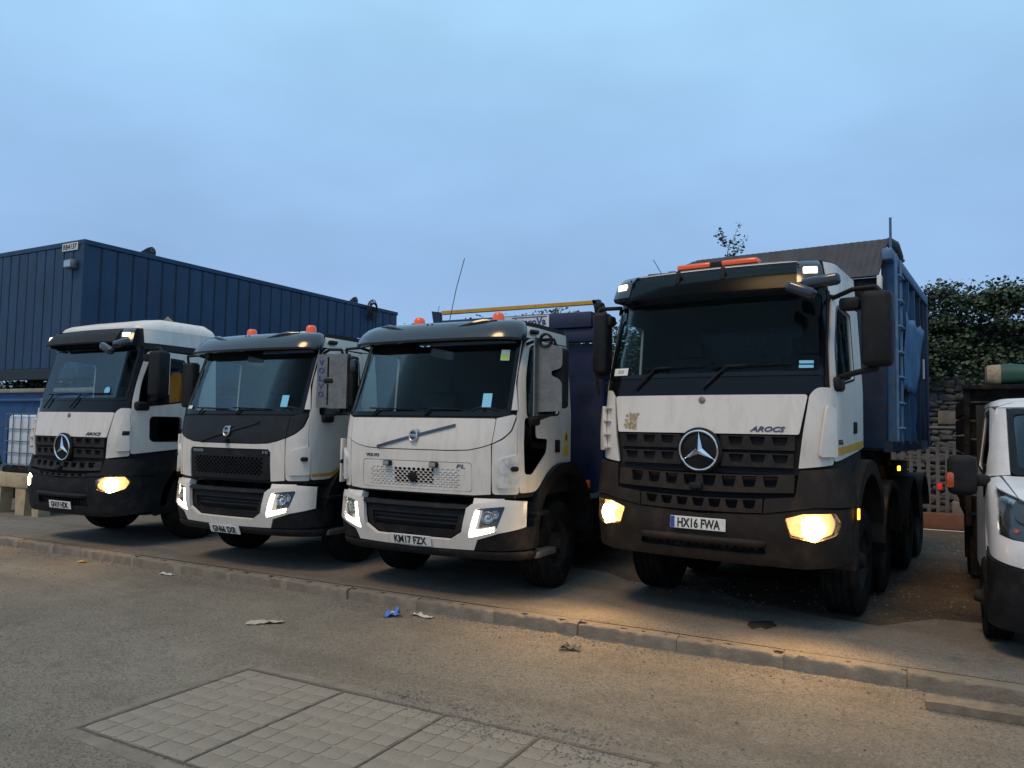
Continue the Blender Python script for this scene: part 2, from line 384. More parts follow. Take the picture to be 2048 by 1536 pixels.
def panel_mesh(surf, poly, holes=(), off=0, thick=.02, ds=.06, dz=.09, bev=0):
    bm = bmesh.new(); ed = []
    for lp in [poly, *holes]:
        vs = [bm.verts.new((a, b, 0)) for a, b in lp]
        ed += [bm.edges.new((vs[i], vs[(i+1) % len(vs)])) for i in range(len(vs))]
    bmesh.ops.triangle_fill(bm, use_beauty=True, use_dissolve=False, edges=ed, normal=(0, 0, 1))
    a0, a1 = min(p[0] for p in poly), max(p[0] for p in poly); b0, b1 = min(p[1] for p in poly), max(p[1] for p in poly)
    def cut(co, no): bmesh.ops.bisect_plane(bm, geom=bm.verts[:]+bm.edges[:]+bm.faces[:], dist=1e-5, plane_co=co, plane_no=no)
    cs = []
    k = math.floor(a0/ds)+1
    while k*ds < a1-1e-4:
        x = k*ds
        if abs(x) < surf.sc+ds or k % 6 == 0: cs.append(x)
        k += 1
    for x in cs: cut((x+.00031, 0, 0), (1, 0, 0))
    k = math.floor(b0/dz)+1
    while k*dz < b1-1e-4: cut((0, k*dz+.00027, 0), (0, 1, 0)); k += 1
    for f in bm.faces:
        f.normal_update()
        if f.normal.z < 0: f.normal_flip()
    bm.verts.index_update(); bm.verts.ensure_lookup_table()
    n = len(bm.verts); uv = [(v.co.x, v.co.y) for v in bm.verts]
    bound = [[v.index for v in e.verts] for e in bm.edges if e.is_boundary]
    fs = [[v.index for v in f.verts] for f in bm.faces]
    dirn = {}
    for f in fs:
        for i in range(len(f)): dirn[(f[i], f[(i+1) % len(f)])] = 1
    bm.free()
    vo = [surf.at(a, b, off) for a, b in uv]; vi = [surf.at(a, b, off-thick) for a, b in uv]
    F2 = fs+[[i+n for i in reversed(f)] for f in fs]
    for a, b in bound:
        if (a, b) in dirn: a, b = b, a
        F2.append([a, b, b+n, a+n])
    me = bpy.data.meshes.new('panel'); me.from_pydata(vo+vi, [], F2); finish(me, True, 38, False); return me
def panel(name, surf, poly, material, parent, holes=(), off=0, thick=.02, **k):
    return obj(name, panel_mesh(surf, poly, holes, off, thick, **k), material, parent)
def loft(name, surf, u0, u1, prof, material, parent, n=40, ease=0):
    """closed strip: profile of (z, off) run along the skin from u0 to u1; ends tucked in when ease > 0"""
    vs = []; fs = []; k = len(prof)
    for i in range(n+1):
        u = u0+(u1-u0)*i/n; t = min(i, n-i)/n
        q = 1 if not ease else min(1, (t/ease)**.5 if t < ease else 1)
        zc = sum(p[0] for p in prof)/k
        for z, off in prof:
            vs.append(surf.at(u, zc+(z-zc)*(.55+.45*q), (off*q if off > 0 else off)))
    for i in range(n):
        for j in range(k):
            a, b = i*k+j, i*k+(j+1) % k; fs.append((a, b, b+k, a+k))
    fs += [tuple(range(k)), tuple(n*k+j for j in reversed(range(k)))]
    me = bpy.data.meshes.new(name); me.from_pydata(vs, [], fs); finish(me, True, 42); return obj(name, me, material, parent)

# ------------------------------------------------------------------ ground
def sheet(name, x0, x1, y0, y1, z, material, nx=1, ny=1):
    v = [(x0+(x1-x0)*i/nx, y0+(y1-y0)*j/ny, z) for j in range(ny+1) for i in range(nx+1)]
    f = [(j*(nx+1)+i, j*(nx+1)+i+1, (j+1)*(nx+1)+i+1, (j+1)*(nx+1)+i) for j in range(ny) for i in range(nx)]
    me = bpy.data.meshes.new(name); me.from_pydata(v, [], f); me.update()
    return struct(obj(name, me, material))
KY = 6.52
sheet('ground', -900, 900, 6.60, 1500, -.008, 'dirt')
sheet('road', -900, 900, -300, 7.2, -.12, 'asphalt')
# concrete apron with a worn edge to the dirt yard, and a broken-out hole
ap = bmesh.new()
N = 120; rowA = []; 
out = [(-40, KY+.14), (14, KY+.14)]
top = []
for i in range(N+1):
    x = 14-54*i/N
    t_ = max(0, min(1, (-2.2-x)/2.6)); base = 8.35+1.6*t_*t_*(3-2*t_)
    top.append((x, base+.35*sin(x*2.1)+.18*sin(x*5.3+1)+random.uniform(-.08, .08)))
hole = [(-1.481, 7.45), (-1.30, 7.58), (-1.22, 7.40), (-1.29, 7.22), (-1.345, 7.27), (-1.40, 7.16), (-1.47, 7.30)]
ed = []
for lp in (out+top, hole):
    vs = [ap.verts.new((x, y, 0)) for x, y in lp]; ed += [ap.edges.new((vs[i], vs[(i+1) % len(vs)])) for i in range(len(vs))]
bmesh.ops.triangle_fill(ap, use_beauty=True, edges=ed, normal=(0, 0, 1))
for f_ in ap.faces:
    f_.normal_update()
    if f_.normal.z < 0: f_.normal_flip()
me = bpy.data.meshes.new('pavement'); ap.to_mesh(me); ap.free()
struct(obj('pavement', me, 'concrete'))
me = MB().prism(hole, -.0072, -.0065).mesh('broken_patch'); o = obj('hole_bottom', me, 'hole_dirt'); struct(o)
# kerb stones
kerb = bpy.data.objects.new('kerb', None); COL.objects.link(kerb); struct(kerb)
x = -30.; k = 0
while x < 12:
    L = random.choice((.88, .91, .93)); near = -14 < x < 2
    bm = bmesh.new(); bmesh.ops.create_cube(bm, size=1)
    for v in bm.verts: v.co = Vector((v.co.x*(L-.004), v.co.y*.145, v.co.z*.26))
    if near:
        bmesh.ops.bevel(bm, geom=[e_ for e_ in bm.edges if abs(e_.verts[0].co.x-e_.verts[1].co.x) > .1 and e_.verts[0].co.z > 0], offset=.028, segments=3, affect='EDGES', profile=.5)
        bmesh.ops.subdivide_edges(bm, edges=[e_ for e_ in bm.edges if abs(e_.verts[0].co.x-e_.verts[1].co.x) > .1], cuts=22, use_grid_fill=True)
        ph = random.uniform(0, 9)
        for v in bm.verts:
            if v.co.z > .0 and v.co.y < .03:
                w = max(0, sin(v.co.x*9+ph)*sin(v.co.x*23+ph*2))*.034+random.uniform(0, .013)
                if v.co.y < -.03: v.co.y += w*.8
                v.co.z -= w*.9
    me = bpy.data.meshes.new('kerb_stone'); bm.to_mesh(me); bm.free(); finish(me, True, 50)
    o = obj('kerb_stone', me, 'kerbstone', kerb)
    o.location = (x+L/2, KY+.0725+random.uniform(-.004, .004), -.128+random.uniform(-.004, .002)); o.rotation_euler = (random.uniform(-.012, .012), 0, random.uniform(-.008, .008))
    x += L; k += 1
# dirt drift in the gutter and loose grit: real little stones
g = MB(); rg = random.Random(3)
def pebble(mb, x, y, z, r):
    q = [Vector((rg.uniform(-1, 1), rg.uniform(-1, 1), rg.uniform(.2, .9)))*r for _ in range(1)]
    a = rg.uniform(0, 6); n_ = 5
    vs = [(x+r*rg.uniform(.7, 1.2)*cos(a+2*pi*i/n_), y+r*rg.uniform(.7, 1.2)*sin(a+2*pi*i/n_), z) for i in range(n_)]+[(x+rg.uniform(-.3, .3)*r, y+rg.uniform(-.3, .3)*r, z+r*rg.uniform(.5, .9))]
    mb.add(vs, [(i, (i+1) % n_, n_) for i in range(n_)])
for _ in range(5200):
    xx = rg.uniform(-14, 3); yy = KY-abs(rg.gauss(0, .16))-.005
    pebble(g, xx, yy, -.12, rg.uniform(.003, .010) if rg.random() < .93 else rg.uniform(.012, .022))
for _ in range(3500):
    xx = rg.uniform(-13, 2.5); yy = rg.uniform(2, 6.3); pebble(g, xx, yy, -.12, rg.uniform(.003, .009))
for _ in range(420):
    xx = rg.uniform(-12, 2); yy = 2+4.4*rg.random()**.7; pebble(g, xx, yy, -.12, rg.uniform(.008, .018))
for cx_, cy_, r_ in ((-2.75, 4.33, .18), (-2.55, 4.2, .14), (-2.05, 4.34, .2), (-3.2, 4.4, .12), (-1.7, 4.2, .2)):
    for _ in range(260): pebble(g, rg.gauss(cx_, r_), rg.gauss(cy_, r_*.5), -.118, rg.uniform(.004, .013))
for _ in range(900):
    xx = rg.uniform(-3.2, 1.2); yy = rg.uniform(8.3, 15); pebble(g, xx, yy, -.008 if yy > 8.8 else 0, rg.uniform(.006, .022))
for _ in range(1600):
    xx = rg.uniform(-13, 1.5); yy = KY+.15+abs(rg.gauss(0, .9)); pebble(g, xx, yy, 0, rg.uniform(.003, .011))
stuff(tag(g.build('loose_grit', 'grit', smooth=False, recalc=False), 'loose grey grit scattered along the kerb and over the road', 'grit'))

# recessed access covers in the road
ac = empty('access_cover', (-3.0, 3.62, -.12), 0, 'large four-panel concrete-filled access cover set flush in the road', 'manhole cover')
X0 = [-4.60, -3.65, -2.79, -2.10, -1.38]; Y0, Y1 = 2.95, 4.29; ox, oy = -3.0, 3.62
def lump(poly, h, jit):
    return [(a+random.uniform(-jit, jit), b+random.uniform(-jit, jit)) for a, b in poly]
fr = MB()
def strip(x0, x1, y0, y1, h):
    n = max(2, int(max(x1-x0, y1-y0)/.07)); lx = (x1-x0) > (y1-y0); a = []; b = []
    for i in range(n+1):
        t = i/n
        if lx: a.append((x0+(x1-x0)*t, y0+random.uniform(-.012, .012))); b.append((x0+(x1-x0)*t, y1+random.uniform(-.012, .012)))
        else: a.append((x0+random.uniform(-.012, .012), y0+(y1-y0)*t)); b.append((x1+random.uniform(-.012, .012), y0+(y1-y0)*t))
    fr.prism([(p-ox, q-oy) for p, q in a+b[::-1]], -.02, h)
strip(-4.72, -4.625, 2.86, 4.40, .0022); strip(-4.60, -1.3, 4.315, 4.41, .0028); strip(-4.60, -1.3, 2.83, 2.925, .0018); strip(-1.345, -1.25, 2.93, 4.31, .002)
fr.build('surround', 'kerbstone', ac, ang=20)
ed_ = MB()
for xx in X0: ed_.box(xx-.008-ox, xx+.008-ox, Y0-oy, Y1-oy, -.03, .004)
for yy in (Y0, Y1): ed_.box(X0[0]-.008-ox, X0[-1]+.008-ox, yy-.009-oy, yy+.009-oy, -.03, .0033)
ed_.build('steel_edge', 'rib_steel', ac, smooth=False)
for i in range(4):
    a, b = X0[i]+.014, X0[i+1]-.014; c, d = Y0+.016, Y1-.016
    tray = MB().box(a-ox, b-ox, c-oy, d-oy, -.03, .0002).build('cover_panel', 'infill', ac, smooth=False)
    nx_ = max(4, round((b-a)/.145)); ny_ = 9; wx, wy = (b-a)/nx_, (d-c)/ny_
    pads = []
    for v_ in range(4):
        P_ = rnd(lump([(-wx/2+.004, -wy/2+.004), (wx/2-.004, -wy/2+.004), (wx/2-.004, wy/2-.004), (-wx/2+.004, wy/2-.004)], 0, .004), .022, 2)
        pads.append(MB().prism(P_, -.004, .0042).mesh('infill', True, 30)); pads[-1].materials.append(M['infill'])
    for u in range(nx_):
        for v_ in range(ny_):
            o = obj('infill', random.choice(pads), None, tray)
            o.location = (a-ox+wx*(u+.5), c-oy+wy*(v_+.5), random.uniform(-.0036, .0006)); o.rotation_euler = (random.uniform(-.008, .008), random.uniform(-.008, .008), 0)
# litter
def crumple(name, x, y, z, L, Wd, h, rz, material, label, n=6, seed=1):
    r = random.Random(seed); v = []; f = []
    for j in range(4):
        for i in range(n+1):
            v.append(((i/n-.5)*L+r.uniform(-.1, .1)*L/n, (j/3-.5)*Wd*(1+r.uniform(-.2, .2)), .004+abs(r.gauss(0, h))))
    for j in range(3):
        for i in range(n): a = j*(n+1)+i; f.append((a, a+1, a+n+2, a+n+1))
    me = bpy.data.meshes.new(name); me.from_pydata(v, [], f); me.update()
    bm = bmesh.new(); bm.from_mesh(me); bmesh.ops.solidify(bm, geom=bm.faces[:], thickness=.002); bm.to_mesh(me); bm.free()
    o = obj(name, me, material); o.location = (x, y, z); o.rotation_euler = (0, 0, rz); return tag(o, label, 'litter', 'litter on the road')
o = crumple('crisp_packet', -4.689, 6.20, -.116, .15, .13, .028, .5, 'wrapper_blue', 'crumpled blue and white wrapper lying by the kerb', 5, 2)
MB().rbox(-.02, .03, -.02, .02, .03, .045, .004).build('white_print', 'paper_white', o)
crumple('cardboard_scrap', -5.53, 5.33, -.116, .34, .09, .012, .75, 'paper_tan', 'flattened tan cardboard strip lying in the middle of the road', 8, 4)
crumple('paper_scrap', -2.70, 6.08, -.116, .18, .08, .02, .3, 'timber', 'dried brown crumpled scrap on the road in front of the tipper lorry', 6, 5)
crumple('leaf_scrap', -9.93, 6.31, -.116, .12, .06, .012, .2, 'stripe_ochre', 'small yellow dead leaf scrap near the kerb on the left', 4, 6)
crumple('paper_scrap', -8.3, 6.36, -.116, .22, .06, .012, .1, 'paper_white', 'thin pale paper scrap in the gutter before the dark-bonnet lorry', 6, 7)
crumple('plastic_scrap', -4.42, 6.33, -.116, .26, .05, .012, -.1, 'paper_white', 'pale plastic strip in the gutter beside the blue wrapper', 6, 9)
# timber plank against the kerb
pl = MB(); n = 16; vs = []; fs = []
for i in range(n+1):
    xx = i/n*1.7
    sec = [(-.085, 0), (.085, 0), (.085, .062), (-.085, .060)]
    vs += [(xx+random.uniform(-.004, .004), y+random.uniform(-.004, .004)-.004*xx, max(0, z+random.uniform(-.004, .003))) for y, z in sec]
for i in range(n): fs += [(i*4+j, i*4+(j+1) % 4, i*4+4+(j+1) % 4, i*4+4+j) for j in range(4)]
fs += [(0, 1, 2, 3), (n*4+3, n*4+2, n*4+1, n*4)]
o = pl.add(vs, fs).build('timber_plank', 'timber', None, ang=30); o.location = (-.03, 6.17, -.118); o.rotation_euler = (0, 0, .02)
tag(o, 'weathered grey timber plank lying in the gutter before the van', 'plank')

# ------------------------------------------------------------------ wheels, shared parts
def tyre_mesh(R, w, tread=True):
    h = w/2
    prof = [(R*.56, -h*.80), (R*.60, -h*.96), (R*.78, -h*1.0), (R*.92, -h*.97), (R*.975, -h*.88)]
    g = [-.62, -.22, .22, .62]
    x = -h*.80
    prof.append((R, x))
    for q in g:
        prof += [(R, h*q-.012), (R*.972, h*q-.008), (R*.972, h*q+.008), (R, h*q+.012)]
    prof += [(R, h*.80), (R*.975, h*.88), (R*.92, h*.97), (R*.78, h), (R*.60, h*.96), (R*.56, h*.8)]
    return MB().lathe(prof, 44, closed=True).mesh('tyre', True, 30)
TY = {}
def wheel(parent, x, y, R, w, side=1, dual=False, name='wheel'):
    key = (R, w)
    if key not in TY: TY[key] = tyre_mesh(R, w)
    mt = Matrix.Translation((x, y, R)) @ Matrix.Rotation(side*pi/2, 4, 'Y')
    hub = MB(); d = -.0 if not dual else -.0
    s_ = .05 if not dual else -.10
    prof = [(R*.575, -w*.30), (R*.575, w*.40), (R*.53, w*.42), (R*.50, w*.30), (R*.45, s_*1.0), (R*.30, s_), (R*.28, s_+.05), (R*.16, s_+.07), (R*.13, s_+.12), (.001, s_+.125)]
    hub.lathe([(.001, -w*.30)]+prof, 32, mt)
    for i in range(10):
        a = 2*pi*i/10; c = Vector((R*.37*cos(a), R*.37*sin(a), s_))
        hub.cyl(c, c+Vector((0, 0, .035)), .016, n=6, m=mt)
    wh = hub.build(name, 'rim', parent)
    t = obj('tyre', TY[key], 'rubber', wh); t.matrix_local = mt
    if dual:
        t = obj('tyre', TY[key], 'rubber', wh); t.matrix_local = Matrix.Translation((x-side*(w+.04), y, R)) @ Matrix.Rotation(side*pi/2, 4, 'Y')
    return wh
def arch(parent, name, x0, x1, yc, zc, r0, r1, a0, a1, material, lip=.03, n=18):
    m = MB(); pts_o = [(yc+r1*cos(a0+(a1-a0)*i/n), zc+r1*sin(a0+(a1-a0)*i/n)) for i in range(n+1)]
    pts_i = [(yc+r0*cos(a0+(a1-a0)*i/n), zc+r0*sin(a0+(a1-a0)*i/n)) for i in range(n+1)]
    for i in range(n):
        q = [pts_o[i], pts_o[i+1], pts_i[i+1], pts_i[i]]
        m.add([(x, y, z) for x in (x0, x1) for y, z in q], [(0, 1, 2, 3), (7, 6, 5, 4), (0, 4, 5, 1), (3, 2, 6, 7)]+([(0, 3, 7, 4)] if i == 0 else [])+([(1, 5, 6, 2)] if i == n-1 else []))
    bm = None
    return m.build(name, material, parent, ang=40)
def spot(name, parent, loc, energy, col, tgt, size=150, rad=.06):
    l = bpy.data.lights.new(name, 'SPOT'); l.energy = energy; l.color = col; l.spot_size = radians(size); l.spot_blend = 1; l.shadow_soft_size = rad
    o = bpy.data.objects.new(name, l); COL.objects.link(o); o.parent = parent; o.location = loc
    o.rotation_euler = (Vector(tgt)-Vector(loc)).to_track_quat('-Z', 'Y').to_euler(); return o
def plate(parent, mtx, s, euro=False, dot=False):
    p = MB().rbox(-.26, .26, -.0555, .0555, -.006, .004, .004, 1, mtx).build('number_plate', 'plate_white', parent)
    c = .012 if euro else 0
    text('plate_characters', s, .112, .0015, 'plate_ink', p, mtx @ Matrix.Translation((c, 0, .006)), bold=.003, width=.40 if euro else .41)
    if euro: MB().box(-.256, -.216, -.052, .052, .0045, .006, mtx).build('blue_band', 'plate_blue', p)
    return p
def wiper(parent, pts, blade):
    w = MB().tube(pts, .011, 6).build('wiper', 'black_plastic', parent)
    MB().tube(blade, .008, 5).build('blade', 'rubber', w); return w
def beacon(parent, x, y, z):
    b = MB().cyl((x, y, z-.05), (x, y, z+.03), .075, .07, 20).build('beacon', 'black_plastic', parent)
    MB().lathe([(.001, 0), (.068, 0), (.07, .02), (.066, .10), (.058, .125), (.04, .14), (.001, .145)], 24, Matrix.Translation((x, y, z+.03))).build('beacon_lens', 'amber', b)
def person_seat(parent, x, y, z, h=.75):
    s = MB().rbox(x-.26, x+.26, y, y+.5, z, z+.16, .05).build('seat', 'seat_fabric', parent)
    mt = Matrix.Translation((0, y+.46, z+.12)) @ Matrix.Rotation(-.12, 4, 'X')
    MB().rbox(x-.25, x+.25, 0, .14, 0, h, .05, 2, mt).build('backrest', 'seat_fabric', s)
    MB().rbox(x-.14, x+.14, .01, .11, h+.01, h+.2, .04, 2, mt).build('headrest', 'seat_fabric', s)
def steering(parent, x, y, z, r=.22):
    mt = Matrix.Translation((x, y, z)) @ Matrix.Rotation(radians(-35), 4, 'X')
    pts = [(r*cos(a), r*sin(a), 0) for a in [2*pi*i/28 for i in range(29)]]
    m = MB(); m.tube([mt @ Vector(p) for p in pts], .017, 7)
    for a in (0, pi, -pi/2): m.tube([mt @ Vector((0, 0, -.03)), mt @ Vector((r*cos(a), r*sin(a), 0))], .018, 6)
    m.cyl(mt @ Vector((0, 0, -.02)), mt @ Vector((0, 0, -.35)), .05, n=10)
    m.build('steering_wheel', 'interior', parent)
def chassis(parent, y1, axles, R=.5, w=.30, track=1.06, z=.82):
    m = MB()
    for s in (-1, 1): m.box(s*.42-.04, s*.42+.04, .5, y1, z, z+.26)
    for yy in (.7, 2.1, 3.2, y1-.2): m.box(-.38, .38, yy, yy+.1, z+.02, z+.22)
    m.build('chassis_frame', 'chassis', parent, smooth=False)
    for i, (yy, dual, steer) in enumerate(axles):
        MB().cyl((-.9, yy, R), (.9, yy, R), .07, n=10).build('axle', 'chassis', parent)
        for s in (-1, 1): wheel(parent, s*(track if not dual else track+.02), yy, R, w, s, dual)
    e = MB().rbox(-.40, .40, .55, 1.7, .60, 1.35, .06); e.build('engine', 'chassis', parent)
    MB().box(-.72, .72, .30, y1-.3, z-.22, z-.02).build('under_shade_slab', 'chassis', parent, smooth=False)  # slab added to block light and deepen the shadow underneath
    for s in (-1, 1): MB().box(min(s*.70, s*1.02), max(s*.70, s*1.02), 2.15 if len(axles) < 4 else 3.35, 3.95, .40, z+.1).build('side_locker', 'chassis', parent, smooth=False)

# ------------------------------------------------------------------ lorry cabs
def roof_dome(name, S, z0, rings, material, parent, D, rise=None):
    U = [-S.end+2*S.end*i/90 for i in range(91)]
    base = [S.base(u, z0) for u in U]
    c = Vector((0, D*.52, 0)); n = len(base); vs = []; fs = []
    for sc, z in rings:
        for p in base:
            x = p.x*sc; y = c.y+(p.y-c.y)*sc
            vs.append((x, y, z+(rise(y) if rise else 0)*min(1, (1-sc)*8)))
    k = len(rings)
    for j in range(k-1):
        for i in range(n): a, b = j*n+i, j*n+(i+1) % n; fs.append((a, b, b+n, a+n))
    fs.append(tuple((k-1)*n+i for i in range(n)))
    me = bpy.data.meshes.new(name); me.from_pydata(vs, [], fs); finish(me, True, 50); return obj(name, me, material, parent)

def notch_row(name, surf, z0, z1, xa, xb, xs, w, material, parent, off=0, dipc=0):
    def zz(x, z): return z-dipc*(1-(x/.9)**2)
    nseg = 8
    poly = [(surf.fx(xa+(xb-xa)*i/nseg, z0), zz(xa+(xb-xa)*i/nseg, z0)) for i in range(nseg+1)]
    poly += [(surf.fx(xb-(xb-xa)*i/nseg, z1), zz(xb-(xb-xa)*i/nseg, z1)) for i in range(nseg+1)]
    holes = []; h = z1-z0
    for x in xs:
        q = [(x-w*.36, z0+h*.30), (x+w*.36, z0+h*.30), (x+w/2, z1-h*.08), (x-w/2, z1-h*.08)]
        q = rnd([(surf.fx(a, b), zz(a, b)) for a, b in q], [.018, .018, .006, .006], 3)
        holes.append(q)
    return panel(name, surf, poly, material, parent, holes, off, .05)

def star(parent, S, z, off):
    mt = S.mtx(0, z, off)
    d = MB().lathe([(.001, -.03), (.205, -.03), (.21, 0), (.19, .012), (.001, .012)], 40, mt).build('badge_disc', 'black_plastic', parent)
    m = MB(); pts = [mt @ Vector((.178*cos(2*pi*i/48), .178*sin(2*pi*i/48), .022)) for i in range(49)]
    m.tube(pts, .011, 8)
    for k in range(3):
        a = pi/2+2*pi*k/3
        tip = (.172*cos(a), .172*sin(a), .020); ctr = (0, 0, .046); l = (.036*cos(a+pi/3), .036*sin(a+pi/3), .018); r = (.036*cos(a-pi/3), .036*sin(a-pi/3), .018)
        m.add([tip, ctr, l, r], [(0, 1, 2), (1, 0, 3)], mt)
    m.build('star', 'chrome', d, smooth=True, ang=25, recalc=False)

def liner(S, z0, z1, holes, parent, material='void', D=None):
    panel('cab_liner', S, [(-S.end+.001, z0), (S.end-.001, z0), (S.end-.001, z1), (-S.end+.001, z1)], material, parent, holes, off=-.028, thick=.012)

def mercedes(loc, rz, dz, label, big):
    t = empty('lorry', loc, rz, label, 'lorry', 'lorries parked in a row')
    z = lambda a: a+dz
    D = 1.56 if big else 1.70
    S = Surf(1.13, .84, .34, .10, D, [(z(1.44), .02), (z(1.75), 0), (z(2.1), .05), (z(2.28), .075), (z(3.02), .26), (z(3.40), .32)], [(z(2.2), 1), (z(3.05), .955), (z(3.4), .93)])
    fz = lambda *p: S.pts([(k, a, z(b)) for k, a, b in p])
    ws = rnd(fz(('f', -1.03, 2.29), ('f', 1.03, 2.29), ('f', 1.005, 3.06), ('f', -1.005, 3.06)), .05)
    dw = rnd(fz(('s', .37, 2.21), ('s', 1.10, 2.30), ('s', 1.10, 2.90), ('s', .56, 2.93), ('s', .42, 2.55)), [.07, .05, .05, .07, .1])
    lw = rnd(fz(('s', .56, 1.71), ('s', 1.05, 1.71), ('s', 1.05, 2.05), ('s', .54, 2.05)), .07)
    low = [lw] if not big else []
    liner(S, z(1.40), z(3.36), [ws, dw, mir(dw)], t)
    bn = panel('bonnet', S, rnd(fz(('f', -.862, 1.755), ('f', .862, 1.755), ('f', .922, 2.108), ('f', -.922, 2.108)), [.02, .02, .03, .03]), 'white', t, off=0)
    MB().lathe([(.001, 0), (.030, 0), (.032, .008), (.022, .012), (.001, .012)], 24, S.mtx(0, z(2.062), .001)).build('round_badge', 'steel_grey', bn)
    text('model_lettering', 'AROCS', .062, .004, 'badge_dark', bn, S.mtx(S.fx(.60, z(1.80)), z(1.80), .004), shear=.35, bold=.0015, width=.30)
    if big:
        r = random.Random(5); m = MB()
        for _ in range(46):
            x = -.73+r.uniform(-.07, .07)*(1 if r.random() < .6 else .5)+.012; zz = z(1.86)+r.uniform(-.075, .075)
            a = r.uniform(.008, .022); mt = S.mtx(S.fx(x, zz), zz, .0016+.0001*_)
            m.prism([(a*r.uniform(.5, 1.2)*cos(2*pi*i/6), a*r.uniform(.5, 1.2)*sin(2*pi*i/6)) for i in range(6)], 0, .0006, mt)
        m.build('sticker_residue', 'tan_residue', bn, smooth=False)
    # grille
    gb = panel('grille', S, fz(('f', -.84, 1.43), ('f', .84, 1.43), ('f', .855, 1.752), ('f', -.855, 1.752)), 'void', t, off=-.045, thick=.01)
    for sg in (1, -1):
        xs = [.325*sg, .515*sg, .705*sg]
        for (a, b) in ((1.615, 1.742), (1.462, 1.585)):
            xa, xb = sorted((.19*sg, .828*sg if a > 1.6 else .812*sg))
            notch_row('grille_slat', S, z(a), z(b), xa, xb, xs, .135, 'grille_plastic', gb, off=.006, dipc=0)
    star(t, S, z(1.60), .03)
    # corner panels, pillars, cowl, doors
    ptop = [('f', .852, 1.462), ('s', .262, 1.50), ('s', .262, 2.10), ('f', 1.085, 2.17), ('f', .985, 2.17), ('f', .934, 2.10)]
    fen = rnd(fz(*ptop), [.01, .03, .04, .05, .06, .02])
    dfl = rnd(fz(('f', 1.0, 1.57), ('s', .255, 1.57), ('s', .258, 1.98), ('f', 1.045, 2.02)), [.02, .03, .05, .06])
    pil = fz(('f', 1.045, 2.19), ('s', .255, 2.12), ('s', .255, 2.2), ('s', .325, 2.55), ('s', .48, 3.06), ('f', 1.02, 3.065))
    door = rnd(fz(('s', .272, 1.525), ('s', 1.19, 1.60), ('s', 1.19, 3.01), ('s', .50, 3.02), ('s', .345, 2.55), ('s', .272, 2.2)), [.03, .03, .06, .10, .2, .1])
    qtr = fz(('s', 1.203, 1.60), ('s', D-.015, 1.64), ('s', D-.015, 3.01), ('s', 1.203, 3.01))
    rail = fz(('s', .47, 3.035), ('s', D-.015, 3.035), ('s', D-.015, 3.34 if big else 3.12), ('s', .47, 3.34 if big else 3.12))
    rail2 = fz(('s', .47, 3.128), ('s', D-.015, 3.128), ('s', D-.015, 3.34), ('s', .47, 3.34))
    stripe = fz(('s', .29, 1.575), ('s', 1.50, 1.635), ('s', 1.50, 1.705), ('s', .29, 1.645))
    for sg in (1, -1):
        q = (lambda p: p) if sg > 0 else mir
        cp = panel('corner_panel', S, q(fen), 'white', t, off=.004)
        panel('air_deflector', S, q(dfl), 'white', cp, off=.05, thick=.04)
        for k in range(4 if sg < 0 else 0):
            u = S.fx(1.0, z(1.6)); zz = z(1.60+.13*k)
            MB().box(-.05, .05, -.006, .006, -.02, .03, S.mtx(sg*u, zz, .012)).build('louvre', 'white', cp)
        panel('windscreen_pillar', S, q(pil), 'black_plastic', t, off=.0)
        d = panel('door', S, q(door), 'white', t, [q(dw)]+([q(lw)] if low else []), off=.002, thick=.026)
        panel('door_window', S, q(dw), 'glass', d, off=-.012, thick=.004)
        gs = ins(dw, -.022); panel('window_seal', S, q(gs), 'gloss_black', d, [q(dw)], off=.005, thick=.004)
        if low:
            panel('lower_window', S, q(lw), 'glass_dark', d, off=-.008, thick=.004); panel('window_seal', S, q(ins(lw, -.015)), 'gloss_black', d, [q(lw)], off=.005, thick=.003)
        hm = S.mtx(sg*S.sy(1.08, z(1.83)), z(1.83), .004)
        MB().rbox(-.07, .07, -.055, .055, -.002, .012, .02, 2, hm).build('door_handle', 'black_plastic', d)
        panel('quarter_panel', S, q(qtr), 'white', t, off=.0)
        panel('roof_rail', S, q(rail), 'white' if big else 'gloss_black', t, off=-.004)
        if not big: panel('roof_side', S, q(rail2), 'white', t, off=-.002)
        if big:
            panel('reflective_stripe', S, q(stripe), 'stripe_ochre', d, off=.005, thick=.0025)
            if sg > 0: text('type_lettering', '3236', .06, .002, 'badge_dark', d, S.mtx(S.sy(.42, z(1.70)), z(1.695), .004), bold=.001, width=.16)
        else:
            MB().rbox(-.05, .05, -.035, .035, 0, .05, .015, 2, S.mtx(sg*S.fx(1.075, z(1.82)), z(1.815), .004)).build('side_camera', 'black_plastic', t)
    panel('cowl', S, fz(('l', .25, 2.112), ('f', -.9, 2.115), ('f', .9, 2.115), ('s', .25, 2.112), ('s', .25, 2.20), ('f', 1.04, 2.30), ('f', -1.04, 2.30), ('l', .25, 2.20)), 'gloss_black', t, off=-.009)
    w = panel('windscreen', S, ws, 'glass', t, off=-.006, thick=.004)
    panel('windscreen_seal', S, ins(ws, -.012), 'gloss_black', w, [ins(ws, .028)], off=.001, thick=.005)
    panel('header', S, fz(('l', .47, 3.068), ('s', .47, 3.068), ('s', .47, 3.34), ('l', .47, 3.34)), 'black_plastic', t, off=-.004)
    MB().box(-1.1, 1.1, D-.02, D, z(1.42), z(2.42)).box(-1.05, 1.05, D-.02, D, z(2.90), z(3.3)).box(-1.06, -.55, D-.02, D, z(2.42), z(2.9)).box(.55, 1.06, D-.02, D, z(2.42), z(2.9)).build('rear_wall', 'interior', t, smooth=False)
    MB().box(-.55, .55, D-.014, D-.008, z(2.42), z(2.90)).build('rear_window', 'glass_dark', t, smooth=False)
